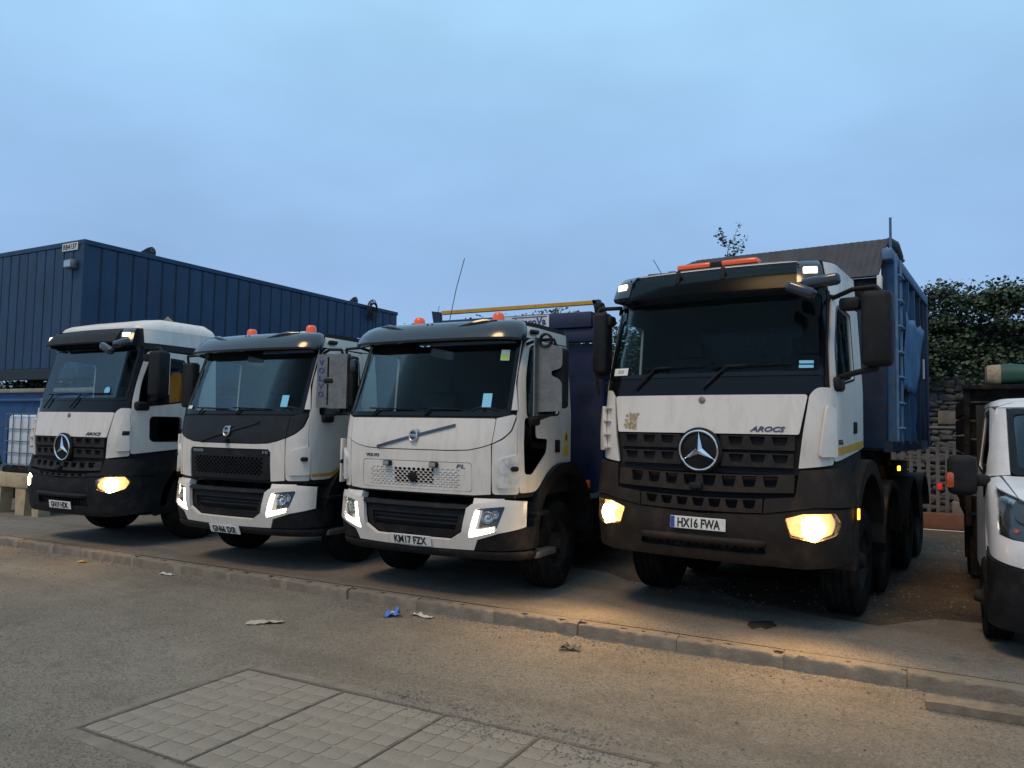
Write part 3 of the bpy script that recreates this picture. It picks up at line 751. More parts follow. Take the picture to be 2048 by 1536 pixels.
    MB().box(-1.08, 1.08, .25, D-.02, z(1.40), z(1.44)).build('cab_floor', 'interior', t, smooth=False)
    if big: roof_dome('roof', S, z(3.335), [(1.0, z(3.30)), (.985, z(3.325)), (.95, z(3.35)), (.85, z(3.368)), (.5, z(3.385))], 'white', t, D)
    else: roof_dome('roof', S, z(3.335), [(1.0, z(3.30)), (.985, z(3.35)), (.95, z(3.385)), (.85, z(3.40)), (.5, z(3.415))], 'white', t, D, rise=lambda y: .11*max(0, min(1, (y-.30)/.5)))
    # inside
    db = MB().rbox(-1.0, 1.0, .28, .70, z(1.9), z(2.27), .08, 3); db.rbox(-.85, -.25, .58, .8, z(2.1), z(2.34), .05); dsh = db.build('dashboard', 'interior', t)
    person_seat(t, -.62, .82, z(1.72)); person_seat(t, .60, .82, z(1.72)); steering(t, .58 if not big else .58, .66, z(2.2))
    # stickers in the glass
    if big:
        MB().box(-.085, .085, -.038, .038, 0, .002, S.mtx(S.fx(-.88, z(2.35)), z(2.352), .002)).build('cab_card', 'plate_white', w)
        text('card_characters', 'DU3', .045, .0006, 'plate_ink', w, S.mtx(S.fx(-.88, z(2.35)), z(2.352), .0048), width=.07)
        for zz in (2.395, 2.355): MB().box(-.06, .06, -.014, .014, 0, .002, S.mtx(S.fx(.90, z(zz)), z(zz), .002)).build('permit_sticker', 'sticker_blue', w)
    else:
        MB().cyl((0, 0, 0), (0, 0, .002), .055, n=20, m=S.mtx(S.fx(.70, z(2.42)), z(2.42), .002)).build('permit_sticker', 'sticker_blue', w)
        jm = MB(); jp = rnd([(-.10, -.40), (.10, -.40), (.12, .05), (.05, .12), (-.05, .12), (-.12, .05)], .03, 2)
        jm.prism(jp, -.05, .05, Matrix.Translation((.93, 1.12, z(2.62))) @ Matrix.Rotation(pi/2, 4, 'X')).build('hivis_jacket', 'hivis', t)
    # wipers
    for x0, x1 in ((-.70, .02), (.0, .78)):
        A = S.at(S.fx(x0, z(2.17)), z(2.165), .02); B = S.at(S.fx(x0+.22, z(2.36)), z(2.365), .03); Cc = S.at(S.fx(x1, z(2.37)), z(2.375), .02)
        wiper(t, [A, A.lerp(B, .55), B, B.lerp(Cc, .3)], [B.lerp(Cc, -.25), B, B.lerp(Cc, .5), Cc])
    # sun visor with marker lamps
    u8 = S.fx(.79, z(3.2))
    if big:
        v = loft('sun_visor', S, -u8, u8, [(z(3.315), .02), (z(3.27), .085), (z(3.17), .125), (z(3.05), .15), (z(3.047), .143), (z(3.17), .118), (z(3.265), .078), (z(3.31), .012)], 'smoke', t, 30)
        for x in (-.30, .14): MB().rbox(-.022, .022, -.08, .09, -.02, .016, .008, 2, S.mtx(S.fx(x, z(3.21)), z(3.22), .10)).build('visor_bracket', 'black_plastic', v)
    else:
        v = loft('sun_visor', S, -u8, u8, [(z(3.33), .0), (z(3.28), .10), (z(3.19), .16), (z(3.09), .20), (z(3.07), .19), (z(3.10), .12), (z(3.2), .05), (z(3.28), -.01)], 'black_plastic', t, 30)
    for sg in (1, -1):
        ue = S.sy(.40, z(3.2)); a, b = sorted((sg*(u8+.002), sg*ue))
        loft('visor_end', S, a, b, [(z(3.345), -.02), (z(3.325), .05), (z(3.24), .115), (z(3.09), .145), (z(3.06), .12), (z(3.06), .01), (z(3.2), -.01)], 'visor_plastic', v, 16)
        mt = S.mtx(sg*S.fx(.875, z(3.21)), z(3.205), .122)
        MB().rbox(-.062, .062, -.034, .034, -.01, .014, .012, 2, mt).build('marker_lamp', 'marker_lit', v)
        for dx, dz_ in ((-.095, .055), (-.08, -.10)):
            mt = S.mtx(sg*S.fx(.875+dx*.8, z(3.21+dz_)), z(3.21+dz_), .118); MB().lathe([(.001, 0), (.011, 0), (.009, .012), (.001, .014)], 10, mt).build('bolt', 'black_plastic', v)
    MB().lathe([(.001, 0), (.045, 0), (.04, .02), (.018, .045), (.001, .05)], 16, Matrix.Translation((.02, .42, z(3.325)))).build('roof_aerial', 'black_plastic', t)
    # mirrors
    for sg in ((1, -1) if big else (1,)):
        X = 0 if sg > 0 else -.27; Y = 0 if big else .14
        mi = MB().rbox(sg*(1.34+X), sg*((1.58 if sg > 0 else 1.50)+X), .16+Y, .36+Y, z(2.345), z(2.985), .05, 3).build('mirror', 'black_plastic', t)
        MB().tube([(sg*1.06, .50+Y, z(3.0)), (sg*(1.25+X), .34+Y, z(3.035)), (sg*(1.45+X), .27+Y, z(3.03)), (sg*(1.5+X), .27+Y, z(2.97))], .022, 8).build('upper_arm', 'black_plastic', mi)
        MB().tube([(sg*1.10, .40+Y, z(2.26)), (sg*(1.28+X*.7), .30+Y, z(2.30)), (sg*(1.45+X), .26+Y, z(2.33)), (sg*(1.46+X), .26+Y, z(2.37))], .026, 8).build('lower_arm', 'black_plastic', mi)
        MB().rbox(sg*(1.16+X*.5), sg*(1.33+X*.9), .2+Y, .34+Y, z(2.84), z(2.95), .03, 2, ).build('wide_mirror', 'black_plastic', mi)
        MB().rbox(sg*(1.36+X), sg*(1.56+X), .362+Y, .368+Y, z(2.37), z(2.96), .002, 1).build('mirror_glass', 'chrome', mi)
        MB().rbox(sg*1.03, sg*1.16, .30, .52, z(2.14), z(2.27), .04, 3).build('arm_foot', 'black_plastic', mi)
    km = MB().rbox(-.13, .13, -.05, .05, -.05, .05, .035, 3, Matrix.Translation((.90, -.02, z(3.0))) @ Matrix.Rotation(radians(24), 4, 'Y'))
    km.rbox(-.15, .17, -.045, .045, -.055, .05, .035, 3, Matrix.Translation((1.03, .10, z(3.085))) @ Matrix.Rotation(radians(-6), 4, 'Y'))
    km.build('kerb_mirror', 'visor_plastic', t)

    # bumper
    bz = (lambda a: a) if big else pw([(.5, .36), (.62, .45), (.84, .775), (1.08, 1.0), (1.2, 1.04), (1.46, 1.25)])
    B = Surf(1.20, .80, .42, .12, 1.02, [(bz(.55), .06), (bz(.64), .0), (bz(.9), -.06), (bz(1.1), -.05), (bz(1.3), -.02), (bz(1.46), .01)])
    bp = lambda *p: B.pts([(k, a, bz(b)) for k, a, b in p])
    bm_ = 'dusty_hazed_plastic' if big else 'dark_bumper'
    hl = rnd(bp(('f', .755, 1.03), ('f', .80, .875), ('f', .93, .855), ('f', .985, .838), ('f', 1.14, .90), ('f', 1.165, 1.0), ('f', 1.13, 1.088), ('f', .90, 1.078)), [.012, .012, .02, .02, .03, .03, .02, .02])
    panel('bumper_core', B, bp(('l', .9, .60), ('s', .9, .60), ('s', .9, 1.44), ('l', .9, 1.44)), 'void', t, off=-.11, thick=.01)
    main = bp(('l', .62, .66), ('f', -.9, .60), ('f', .9, .60), ('s', .62, .66), ('s', .62, 1.11), ('f', 1.0, 1.125), ('f', .55, 1.055), ('f', 0, 1.03), ('f', -.55, 1.055), ('f', -1.0, 1.125), ('l', .62, 1.11))
    slot = rnd(bp(('f', -.60, .70), ('f', .60, .70), ('f', .56, .80), ('f', -.56, .80)), .035)
    bo = panel('bumper', B, main, bm_, t, [hl, mir(hl), slot], off=0, thick=.04)
    panel('step_tread', B, ins(slot, -.004), 'chassis', bo, off=-.05, thick=.01)
    loft('tube_step', B, B.fx(-.60, bz(.8)), B.fx(.60, bz(.8)), [(bz(.80)+.035*cos(a), .012+.035*sin(a)) for a in [2*pi*i/10 for i in range(10)]], bm_, bo, 24, .06)
    for k in range(15):
        u = B.fx(-.5+k/14, bz(.745)); MB().box(-.018, .018, -.012, .012, 0, .02, B.mtx(u, bz(.745), -.045)).build('tread_stud', bm_, bo)
    for sg in (1, -1):
        q = (lambda p: p) if sg > 0 else mir
        sh = rnd(bp(('f', .58, 1.065), ('f', 1.0, 1.137), ('s', .62, 1.125), ('s', .64, 1.42), ('s', .25, 1.47), ('f', .86, 1.445), ('f', .835, 1.215), ('f', .585, 1.19)), [0, 0, .02, .06, .03, .02, .02, .02])
        panel('bumper_shoulder', B, q(sh), bm_, bo, off=.012, thick=.05)
        hd = panel('headlight', B, q(hl), 'housing_glow', t, off=-.055, thick=.01)
        panel('lens', B, q(hl), 'lens_glass', hd, off=-.006, thick=.005)
        c = B.mtx(sg*B.fx(.99, bz(.96)), bz(.955), -.04)
        MB().lathe([(.001, 0), (.100, 0), (.092, .018), (.06, .030), (.001, .034)], 24, c).build('bulb', 'lamp_warm', hd)
        c = B.mtx(sg*B.fx(.845, bz(.96)), bz(.955), -.044); MB().lathe([(.001, 0), (.055, 0), (.055, .02), (.045, .02), (.040, .004), (.001, .004)], 20, c).build('reflector', 'housing_glow', hd)
        p = B.at(sg*B.fx(.97, bz(.95)), bz(.95), .03)
        spot('headlight_beam', t, p, 105 if big else 26, (1, .60, .24), (p.x*1.02, p.y-.95, 0), 138)
    rb = bp(('f', -.82, 1.06), ('f', .82, 1.06), ('f', .84, 1.43), ('f', -.84, 1.43))
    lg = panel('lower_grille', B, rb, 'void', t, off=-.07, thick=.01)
    notch_row('grille_slat', B, bz(1.255), bz(1.41), -.825, .825, [-.63+.18*k for k in range(8)], .13, 'grille_plastic' if not big else 'dusty_hazed_plastic', lg, off=.012, dipc=.025)
    notch_row('grille_slat', B, bz(1.085), bz(1.205), -.57, .57, [-.46+.153*k for k in range(7)], .115, 'grille_plastic' if not big else 'dusty_hazed_plastic', lg, off=.012, dipc=.03)
    MB().rbox(-.06, .06, -.03, .03, 0, .05, .015, 2, B.mtx(-.02, bz(1.30)-.03, .012)).build('front_camera', 'black_plastic', t)
    pz = .935 if big else .568
    plate(t, B.mtx(0, pz, .012), 'HX16 FWA' if big else 'GN19 HDK', euro=big)
    # wings, steps, chassis
    for sg in (1, -1):
        if big:
            x0, x1 = sorted((sg*.86, sg*1.215))
            wg = arch(t, 'wheel_arch', x0, x1, 1.47, .62, .76, .90, radians(-4), radians(184), 'dusty_hazed_plastic')
            MB().rbox(sg*1.218, sg*1.235, .66, .71, 1.0, 1.10, .008, 2).build('side_marker', 'amber_lit', wg)
            MB().box(sg*.9, sg*1.18, .55, .72, .62, 1.40).build('side_step', 'dusty_hazed_plastic', t)
        else:
            x0, x1 = sorted((sg*.86, sg*1.19))
            arch(t, 'wheel_arch', x0, x1, 1.47, .52, .66, .76, radians(0), radians(176), 'dark_bumper')
            sp = panel('side_step', B, (lambda p: p if sg > 0 else mir(p))(rnd(B.pts([('s', .64, .42), ('s', .98, .48), ('s', .98, 1.20), ('s', .64, 1.22)]), .03)), 'dark_bumper', t, off=-.01, thick=.05)
            MB().rbox(sg*1.20, sg*1.225, 1.0, 1.05, 1.06, 1.12, .01, 2).build('side_marker', 'amber_lit', t)
    return t, S

def volvo(loc, label, dark, lowglass, platez, ptext):
    t = empty('lorry', loc, 0, label, 'lorry', 'lorries parked in a row')
    D = 1.50
    S = Surf(1.14, .80, .34, .10, D, [(1.0, .03), (1.3, .0), (1.6, .0), (1.86, .04), (1.92, .06), (2.68, .30), (2.98, .42)], [(1.95, 1), (2.7, .95), (2.98, .92)])
    fz = lambda *p: S.pts(p)
    ws = rnd(fz(('f', -1.03, 1.90), ('f', 1.03, 1.90), ('f', 1.0, 2.72), ('f', -1.0, 2.72)), .05)
    dw = rnd(fz(('s', .40, 1.90), ('s', 1.14, 1.94), ('s', 1.14, 2.62), ('s', .58, 2.64), ('s', .46, 2.3)), [.07, .05, .05, .07, .1])
    lw = rnd(fz(('s', .36, 1.30), ('s', .52, 1.29), ('s', .86, 1.52), ('s', .88, 1.66), ('s', .60, 1.67), ('s', .58, 1.88), ('s', .36, 1.88)), [.04, .05, .08, .04, .05, .04, .04])
    liner(S, 1.06, 2.92, [ws, dw, mir(dw)], t)
    hm = 'hood_black' if dark else 'white'
    curve = [(-.90, 1.610), (-.80, 1.575), (-.66, 1.545), (-.45, 1.535), (.45, 1.535), (.66, 1.545), (.80, 1.575), (.90, 1.610)]
    hood = [(S.fx(x, z), z) for x, z in curve]+rnd(fz(('f', .905, 1.62), ('f', .925, 1.862), ('f', -.925, 1.862), ('f', -.905, 1.62)), [0, .02, .02, 0])
    bn = panel('bonnet', S, hood, hm, t, off=.004, thick=.024)
    hcor = rnd(fz(('f', .912, 1.615), ('f', 1.0, 1.665), ('f', 1.06, 1.745), ('f', 1.085, 1.90), ('f', 1.06, 1.905), ('f', .932, 1.865)), [0, .05, .04, .02, .01, 0])
    low = [(S.fx(x, z-.010), z-.010) for x, z in reversed(curve)]+fz(('f', -.905, 1.30), ('f', -.895, 1.10), ('f', -.72, 1.085), ('f', .72, 1.085), ('f', .895, 1.10), ('f', .905, 1.30))
    gw = .70; g0, g1 = (1.115, 1.412) if not dark else (1.09, 1.465)
    gp = rnd(fz(('f', -gw, g0), ('f', gw, g0), ('f', gw, g1), ('f', -gw, g1)), .04)
    if dark:
        low = [(S.fx(x, z-.010), z-.010) for x, z in reversed(curve)]+fz(('f', -.905, 1.30), ('f', -.895, 1.10), ('f', -.705, 1.085), ('f', -.705, 1.43), ('f', -.67, 1.468), ('f', .67, 1.468), ('f', .705, 1.43), ('f', .705, 1.085), ('f', .895, 1.10), ('f', .905, 1.30))
        panel('front_panel', S, low, 'white', t, off=.0)
    else: panel('front_panel', S, low, 'white', t, [gp], off=.0)
    gr = panel('grille', S, ins(gp, -.01), 'void', t, off=-.035, thick=.01)
    # hexagon mesh
    def hexes(x0, x1, z0, z1, w, h):
        H = []; j = 0; zc = z0+h*.6
        while zc+h*.55 < z1:
            xc = x0+w*.6+(w*.5 if j % 2 else 0)
            while xc+w*.55 < x1:
                e_ = min(1, (x1-abs(xc)+.02)/.12)
                H.append([(S.fx(xc+a*w*.44, zc+b*h), zc+b*h) for a, b in ((-1, 0), (-.5, -.42*e_), (.5, -.42*e_), (1, 0), (.5, .42*e_), (-.5, .42*e_))])
                xc += w
            zc += h*.62; j += 1
        return H
    if dark:
        mesh = panel('grille_mesh', S, ins(gp, .004), 'black_plastic', gr, hexes(-.63, .63, 1.14, 1.395, .066, .042), off=-.008, thick=.02, dz=5)
        text('maker_lettering', 'VOLVO', .045, .004, 'alu', gr, S.mtx(S.fx(-.54, 1.425), 1.428, .0), bold=.0012, width=.21)
        text('model_lettering', 'FE', .045, .004, 'alu', gr, S.mtx(S.fx(.63, 1.425), 1.428, .0), width=.085)
    else:
        H = hexes(-.60, .60, 1.125, 1.355, .060, .040)
        mesh = panel('grille_mesh', S, ins(gp, .005), 'white', gr, H, off=-.002, thick=.006, dz=5)
        bl = MB
        for a, b in ((-.62, -.25), (.25, .62)):
            panel('mesh_backing', S, fz(('f', a, 1.115), ('f', b, 1.115), ('f', b, 1.36), ('f', a, 1.36)), 'white', gr, off=-.0085, thick=.004)
        panel('mesh_backing', S, fz(('f', -.249, 1.115), ('f', .249, 1.115), ('f', .249, 1.175), ('f', -.249, 1.175)), 'white', gr, off=-.0085, thick=.004)
        MB().lathe([(.001, 0), (.052, 0), (.055, .02), (.03, .03), (.001, .03)], 16, S.mtx(0, 1.245, .0)).build('radar_cover', 'black_plastic', gr)
        for x in (-.325, .27):
            lm = MB().rbox(-.045, .045, -.028, .028, 0, .05, .008, 2, S.mtx(S.fx(x, 1.385), 1.378, .002)).build('strobe_lamp', 'black_plastic', t)
            MB().rbox(-.036, .036, -.02, .02, .05, .054, .002, 1, S.mtx(S.fx(x, 1.385), 1.378, .002)).build('strobe_lens', 'lens_inner', lm)
        text('maker_lettering', 'VOLVO', .042, .003, 'badge_dark', t, S.mtx(S.fx(-.56, 1.455), 1.458, .003), bold=.0015, width=.19)
        text('model_lettering', 'FL', .055, .003, 'badge_dark', t, S.mtx(S.fx(.575, 1.375), 1.372, .002), shear=.2, width=.10)
    # diagonal bar and iron badge
    m = MB(); n = 14
    pts = [(-.49+.98*i/n, 1.552+.238*i/n) for i in range(n+1)]
    vs = []; fs = []
    for x, zz in pts:
        for dz_ in (-.013, .013):
            for off in (.004, .020): vs.append(S.at(S.fx(x, zz), zz+dz_, off))
    for i in range(n):
        b = i*4; fs += [(b+1, b+3, b+7, b+5), (b, b+4, b+6, b+2), (b, b+1, b+5, b+4), (b+2, b+6, b+7, b+3)]
    fs += [(0, 2, 3, 1), (n*4, n*4+1, n*4+3, n*4+2)]
    m.add(vs, fs).build('badge_bar', 'badge_dark' if not dark else 'hood_black', bn)
    mt = S.mtx(0, 1.671, .012)
    m = MB(); m.tube([mt @ Vector((.048*cos(2*pi*i/30), .058*sin(2*pi*i/30), .014)) for i in range(31)], .011, 7)
    m.prism([(.03, .04), (.062, .04), (.062, .072), (.05, .072), (.03, .06)], .006, .02, mt)
    m.rbox(-.054, .054, -.015, .015, .012, .026, .004, 1, mt); m.build('round_badge', 'alu', bn)
    text('badge_lettering', 'VOLVO', .02, .001, 'plate_ink' if not dark else 'badge_dark', bn, mt @ Matrix.Translation((0, 0, .0265)), width=.075)
    MB().lathe([(.001, -.004), (.045, -.004), (.045, .008), (.001, .008)], 24, mt).build('badge_disc', 'badge_dark', bn)
    if dark: MB().rbox(-.035, .035, -.028, .028, 0, .07, .015, 2, S.mtx(.01, 1.555, .004)).build('front_camera', 'black_plastic', t)
    # corners, doors
    cor = fz(('f', .912, 1.10), ('s', .285, 1.10), ('s', .285, 1.95), ('f', 1.095, 1.95), ('f', 1.098, 1.90), ('f', 1.072, 1.742), ('f', 1.008, 1.655), ('f', .912, 1.602))
    cor = rnd(cor, [.04, .03, 0, 0, 0, .03, .03, 0])
    scoop = rnd(fz(('f', .955, 1.17), ('s', .27, 1.17), ('s', .265, 1.52), ('f', .97, 1.45)), [.02, .02, .05, .06])
    pil = fz(('f', 1.045, 1.955), ('s', .285, 1.955), ('s', .335, 2.28), ('s', .46, 2.72), ('f', 1.015, 2.72))
    door = rnd(fz(('s', .297, 1.11), ('s', .62, 1.11), ('s', .98, 1.36), ('s', 1.21, 1.39), ('s', 1.21, 2.71), ('s', .54, 2.73), ('s', .35, 2.28), ('s', .297, 1.95)), [.03, .1, .1, .02, .05, .1, .2, .1])
    qtr = fz(('s', 1.222, 1.39), ('s', 1.49, 1.40), ('s', 1.49, 2.72), ('s', 1.222, 2.72))
    rail = fz(('s', .44, 2.735), ('s', 1.49, 2.735), ('s', 1.49, 2.86), ('s', .44, 2.86))
    for sg in (1, -1):
        q = (lambda p: p) if sg > 0 else mir
        panel('bonnet_corner', S, q(hcor), hm, bn, off=.004)
        cp = panel('corner_panel', S, q(cor), 'white', t, off=0)
        panel('corner_scoop', S, q(scoop), 'white_scuffed' if not dark else 'white', cp, off=.028, thick=.03)
        u = S.sy(.20, 1.36); MB().rbox(-.045, .045, -.026, .026, 0, .04, .02, 2, S.mtx(sg*u, 1.36, .028)).build('side_repeater', 'black_plastic', cp)
        panel('windscreen_pillar', S, q(pil), 'white', t, off=0)
        hs = [q(dw)]+([q(lw)] if lowglass else [])
        d = panel('door', S, q(door), 'white', t, hs, off=.002, thick=.026)
        panel('door_window', S, q(dw), 'glass', d, off=-.012, thick=.004); panel('window_seal', S, q(ins(dw, -.022)), 'gloss_black', d, [q(dw)], off=.005, thick=.004)
        if lowglass:
            panel('lower_window', S, q(lw), 'glass_dark', d, off=-.004, thick=.004)
        hk = S.mtx(sg*S.sy(1.12, 1.56), 1.58, .004)
        MB().rbox(-.06, .06, -.07, .07, -.002, .010, .03, 2, hk).build('door_handle', 'black_plastic', d)
        panel('quarter_panel', S, q(qtr), 'white', t, off=0); panel('roof_rail', S, q(rail), 'white', t, off=-.003)
        if dark: panel('reflective_stripe', S, q(fz(('s', .30, 1.145), ('s', .66, 1.15), ('s', .90, 1.30), ('s', .90, 1.33), ('s', .62, 1.19), ('s', .30, 1.185))), 'stripe_ochre', d, off=.005, thick=.0025)
        if lowglass and sg > 0:
            mt = S.mtx(S.sy(1.36, 1.68), 1.70, .002)
            sg_ = MB().prism([(-.075, -.07), (.075, -.07), (0, .085)], 0, .002, mt).build('warning_sticker', 'sticker_yellow', t, smooth=False)
            MB().prism([(-.02, -.05), (.02, -.05), (.012, .02), (-.012, .02)], .002, .0032, mt).build('warning_print', 'plate_ink', sg_, smooth=False)
            MB().box(-.06, .06, -.06, .06, 0, .002, S.mtx(S.sy(1.36, 1.53), 1.535, .002)).build('warning_sticker', 'sticker_yellow', t, smooth=False)
        MB().rbox(-.07, .07, -.03, .03, -.005, .035, .02, 2, S.mtx(sg*S.sy(.66, 2.80), 2.80, .0)).build('roof_lamp', 'gloss_black', t)
    w = panel('windscreen', S, ws, 'glass', t, off=-.006, thick=.004)
    panel('windscreen_seal', S, ins(ws, -.014), 'gloss_black', w, [ins(ws, .032)], off=.001, thick=.005)
    panel('cowl', S, fz(('f', -1.05, 1.858), ('f', 1.05, 1.858), ('f', 1.05, 1.925), ('f', -1.05, 1.925)), 'black_plastic', t, off=-.01)
    panel('header', S, fz(('l', .44, 2.725), ('s', .44, 2.725), ('s', .44, 2.86), ('l', .44, 2.86)), 'gloss_black', t, off=-.004)
    MB().box(-1.1, 1.1, D-.02, D, 1.08, 2.80).build('rear_wall', 'interior', t, smooth=False)
    MB().box(-1.08, 1.08, .25, D-.02, 1.06, 1.10).build('cab_floor', 'interior', t, smooth=False)
    roof_dome('roof', S, 2.855, [(1.0, 2.82), (.985, 2.855), (.95, 2.88), (.85, 2.90), (.5, 2.915)], 'white', t, D)
    db = MB().rbox(-1.0, 1.0, .26, .66, 1.55, 1.90, .08, 3); db.rbox(.22, .82, .52, .74, 1.8, 1.97, .05); db.build('dashboard', 'interior', t)
    person_seat(t, -.60, .78, 1.32); person_seat(t, .60, .78, 1.32); steering(t, .58, .62, 1.86)
    MB().box(-.05, .05, -.075, .075, 0, .002, S.mtx(S.fx(.80, 2.05), 2.05, .002)).build('permit_sticker', 'sticker_blue', w)
    if not dark:
        st = MB().box(-.045, .045, -.06, .06, 0, .002, S.mtx(S.fx(.90, 2.53), 2.53, .002)).build('safety_sticker', 'plate_white', w)
        MB().box(-.04, .04, -.055, .01, .002, .003, S.mtx(S.fx(.90, 2.53), 2.53, .002)).build('sticker_print', 'sticker_green', st)
    else: MB().box(-.05, .05, -.022, .022, 0, .002, S.mtx(S.fx(-.86, 1.97), 1.975, .002)).build('cab_card', 'plate_white', w)
    MB().rbox(-.15, .15, -.03, .02, -.05, .05, .025, 2, Matrix.Translation((.14, .30, 2.56)) @ Matrix.Rotation(radians(12), 4, 'Y')).build('interior_mirror', 'tarp_grey', t)
    for x0, x1 in ((-.75, -.05), (-.05, .65)):
        A = S.at(S.fx(x0+.15, 1.88), 1.885, .02); Bq = S.at(S.fx(x0+.22, 1.95), 1.955, .03); Cc = S.at(S.fx(x1, 1.95), 1.945, .02)
        wiper(t, [A, A.lerp(Bq, .55), Bq, Bq.lerp(Cc, .3)], [Bq.lerp(Cc, -.25), Bq, Bq.lerp(Cc, .5), Cc])
    # moulded visor
    ue = S.sy(.56, 2.8)
    v = loft('sun_visor', S, -ue, ue, [(2.955, -.16), (2.935, -.04), (2.90, .045), (2.85, .095), (2.79, .13), (2.72, .155), (2.665, .16), (2.645, .145), (2.655, .09), (2.72, .0), (2.85, -.06)], 'visor_plastic', t, 70, .035)
    for x in (-.62, .62):
        pts = [S.at(S.fx(x+dx, zz), zz, off) for dx, zz, off in ((-.26, 2.80, .122), (-.12, 2.84, .105), (.0, 2.87, .085), (.14, 2.89, .06))] if x > 0 else [S.at(S.fx(x+dx, zz), zz, off) for dx, zz, off in ((.26, 2.80, .122), (.12, 2.84, .105), (.0, 2.87, .085), (-.14, 2.89, .06))]
        MB().tube(pts, [.008, .022, .024, .006], 8).build('visor_fold', 'visor_plastic', v)
    for dx in (-.03, .03): MB().cyl((0, 0, 0), (0, 0, .006), .010, n=8, m=S.mtx(S.fx(-.03+dx, 2.86), 2.86, .088)).build('bolt', 'black_plastic', v)
    beacon(t, .51, .86, 2.905); beacon(t, -.58, .86, 2.905)
    # bumper
    B = Surf(1.20, .74, .40, .14, .95, [(.4, .06), (.5, .02), (.75, -.05), (1.0, -.03), (1.1, .0)])
    bp = lambda *p: B.pts(p)
    mouth = rnd(bp(('f', -.46, .615), ('f', .46, .615), ('f', .60, .70), ('f', .655, .95), ('f', -.655, .95), ('f', -.60, .70)), [.08, .08, .08, .03, .03, .08])
    hl = rnd(bp(('f', .685, .655), ('f', .97, .735), ('f', 1.045, .985), ('f', .76, .955)), [.015, .03, .03, .04])
    wt = bp(('f', -.73, .535), ('f', 0, .525), ('f', .73, .535), ('f', .78, .645), ('f', 1.0, .72), ('s', .33, .775), ('s', .35, 1.03), ('f', 1.03, 1.05), ('f', .72, 1.0), ('f', .655, .965), ('f', -.655, .965), ('f', -.72, 1.0), ('f', -1.03, 1.05), ('l', .35, 1.03), ('l', .33, .775), ('f', -1.0, .72), ('f', -.78, .645))
    # mouth opens at the top edge: trim the white sheet to a frame around it
    wt = bp(('f', -.73, .535), ('f', 0, .525), ('f', .73, .535), ('f', .78, .645), ('f', 1.0, .72), ('s', .33, .775), ('s', .35, 1.03), ('f', 1.03, 1.05), ('f', .72, 1.0), ('f', .66, .955), ('f', .615, .71), ('f', .47, .622), ('f', -.47, .622), ('f', -.615, .71), ('f', -.66, .955), ('f', -.72, 1.0), ('f', -1.03, 1.05), ('l', .35, 1.03), ('l', .33, .775), ('f', -1.0, .72), ('f', -.78, .645))
    bo = panel('bumper', B, wt, 'white', t, [hl, mir(hl)], off=0, thick=.04)
    panel('bumper_core', B, bp(('l', .80, .42), ('s', .80, .42), ('s', .80, 1.0), ('l', .80, 1.0)), 'void', t, off=-.13, thick=.01)
    mo = panel('bumper_mouth', B, bp(('f', -.46, .628), ('f', .46, .628), ('f', .605, .715), ('f', .65, .94), ('f', -.65, .94), ('f', -.605, .715)), 'dark_bumper', t, [rnd(bp(('f', -.52, .70), ('f', .52, .70), ('f', .56, .865), ('f', -.56, .865)), .02)], off=-.05, thick=.03)
    panel('mouth_floor', B, bp(('f', -.56, .69), ('f', .56, .69), ('f', .57, .88), ('f', -.57, .88)), 'black_plastic', mo, off=-.10, thick=.01)
    for k in range(3): panel('mouth_bar', B, bp(('f', -.55, .735+.045*k), ('f', .55, .735+.045*k), ('f', .55, .755+.045*k), ('f', -.55, .755+.045*k)), 'black_plastic', mo, off=-.075, thick=.02)
    loft('bumper_shelf', B, B.fx(-.67, .95), B.fx(.67, .95), [(.925, -.04), (.945, .0), (.985, -.01), (1.0, -.06), (.985, -.12), (.93, -.12)], 'dark_bumper', t, 24, .05)
    loft('valance', B, -B.sy(.62, .5), B.sy(.62, .5), [(.522, -.004), (.50, .006), (.46, .0), (.425, -.03), (.41, -.08), (.52, -.08)], 'dark_bumper', t, 50, .06)
    for sg in (1, -1):
        q = (lambda p: p) if sg > 0 else mir
        vc = bp(('f', .745, .535), ('s', .60, .545), ('s', .60, .76), ('s', .34, .765), ('f', 1.0, .71), ('f', .79, .637))
        panel('valance_corner', B, q(vc), 'dark_bumper', t, off=-.004, thick=.03)
        a, b = sorted((sg*B.fx(.72, 1.02), sg*B.fx(1.03, 1.02)))
        loft('bumper_tab', B, a, b, [(.99, -.02), (1.065, -.03), (1.065, -.12), (.99, -.12)], 'white', bo, 8)
        hd = panel('headlight', B, q(hl), 'lens_dark', t, off=-.06, thick=.01)
        panel('lens', B, q(hl), 'lens_glass', hd, off=.003, thick=.004)
        L = rnd(bp(('f', .698, .668), ('f', .950, .740), ('f', .960, .785), ('f', .757, .730), ('f', .803, .940), ('f', .765, .935)), .010)
        panel('running_light', B, q(L), 'lamp_white', hd, off=-.004, thick=.02)
        for xx, zz, rr in ((.885, .875, .062), (.955, .90, .042)):
            c = B.mtx(sg*B.fx(xx, zz), zz, -.055); MB().lathe([(.001, 0), (rr, .02), (rr, .03), (rr*.88, .03), (rr*.7, .008), (.001, .004)], 20, c).build('reflector', 'lens_inner', hd)
            MB().lathe([(.001, .0), (rr*.45, .0), (rr*.36, .02), (.001, .03)], 14, c).build('bulb', 'lens_inner', hd)
        p = B.at(sg*B.fx(.85, .72), .72, .04)
        spot('running_light_beam', t, p, 1.6, (1, .95, .85), (p.x*1.2, p.y-2.5, .0), 165)
    plate(t, B.mtx(0, platez, .012), ptext)
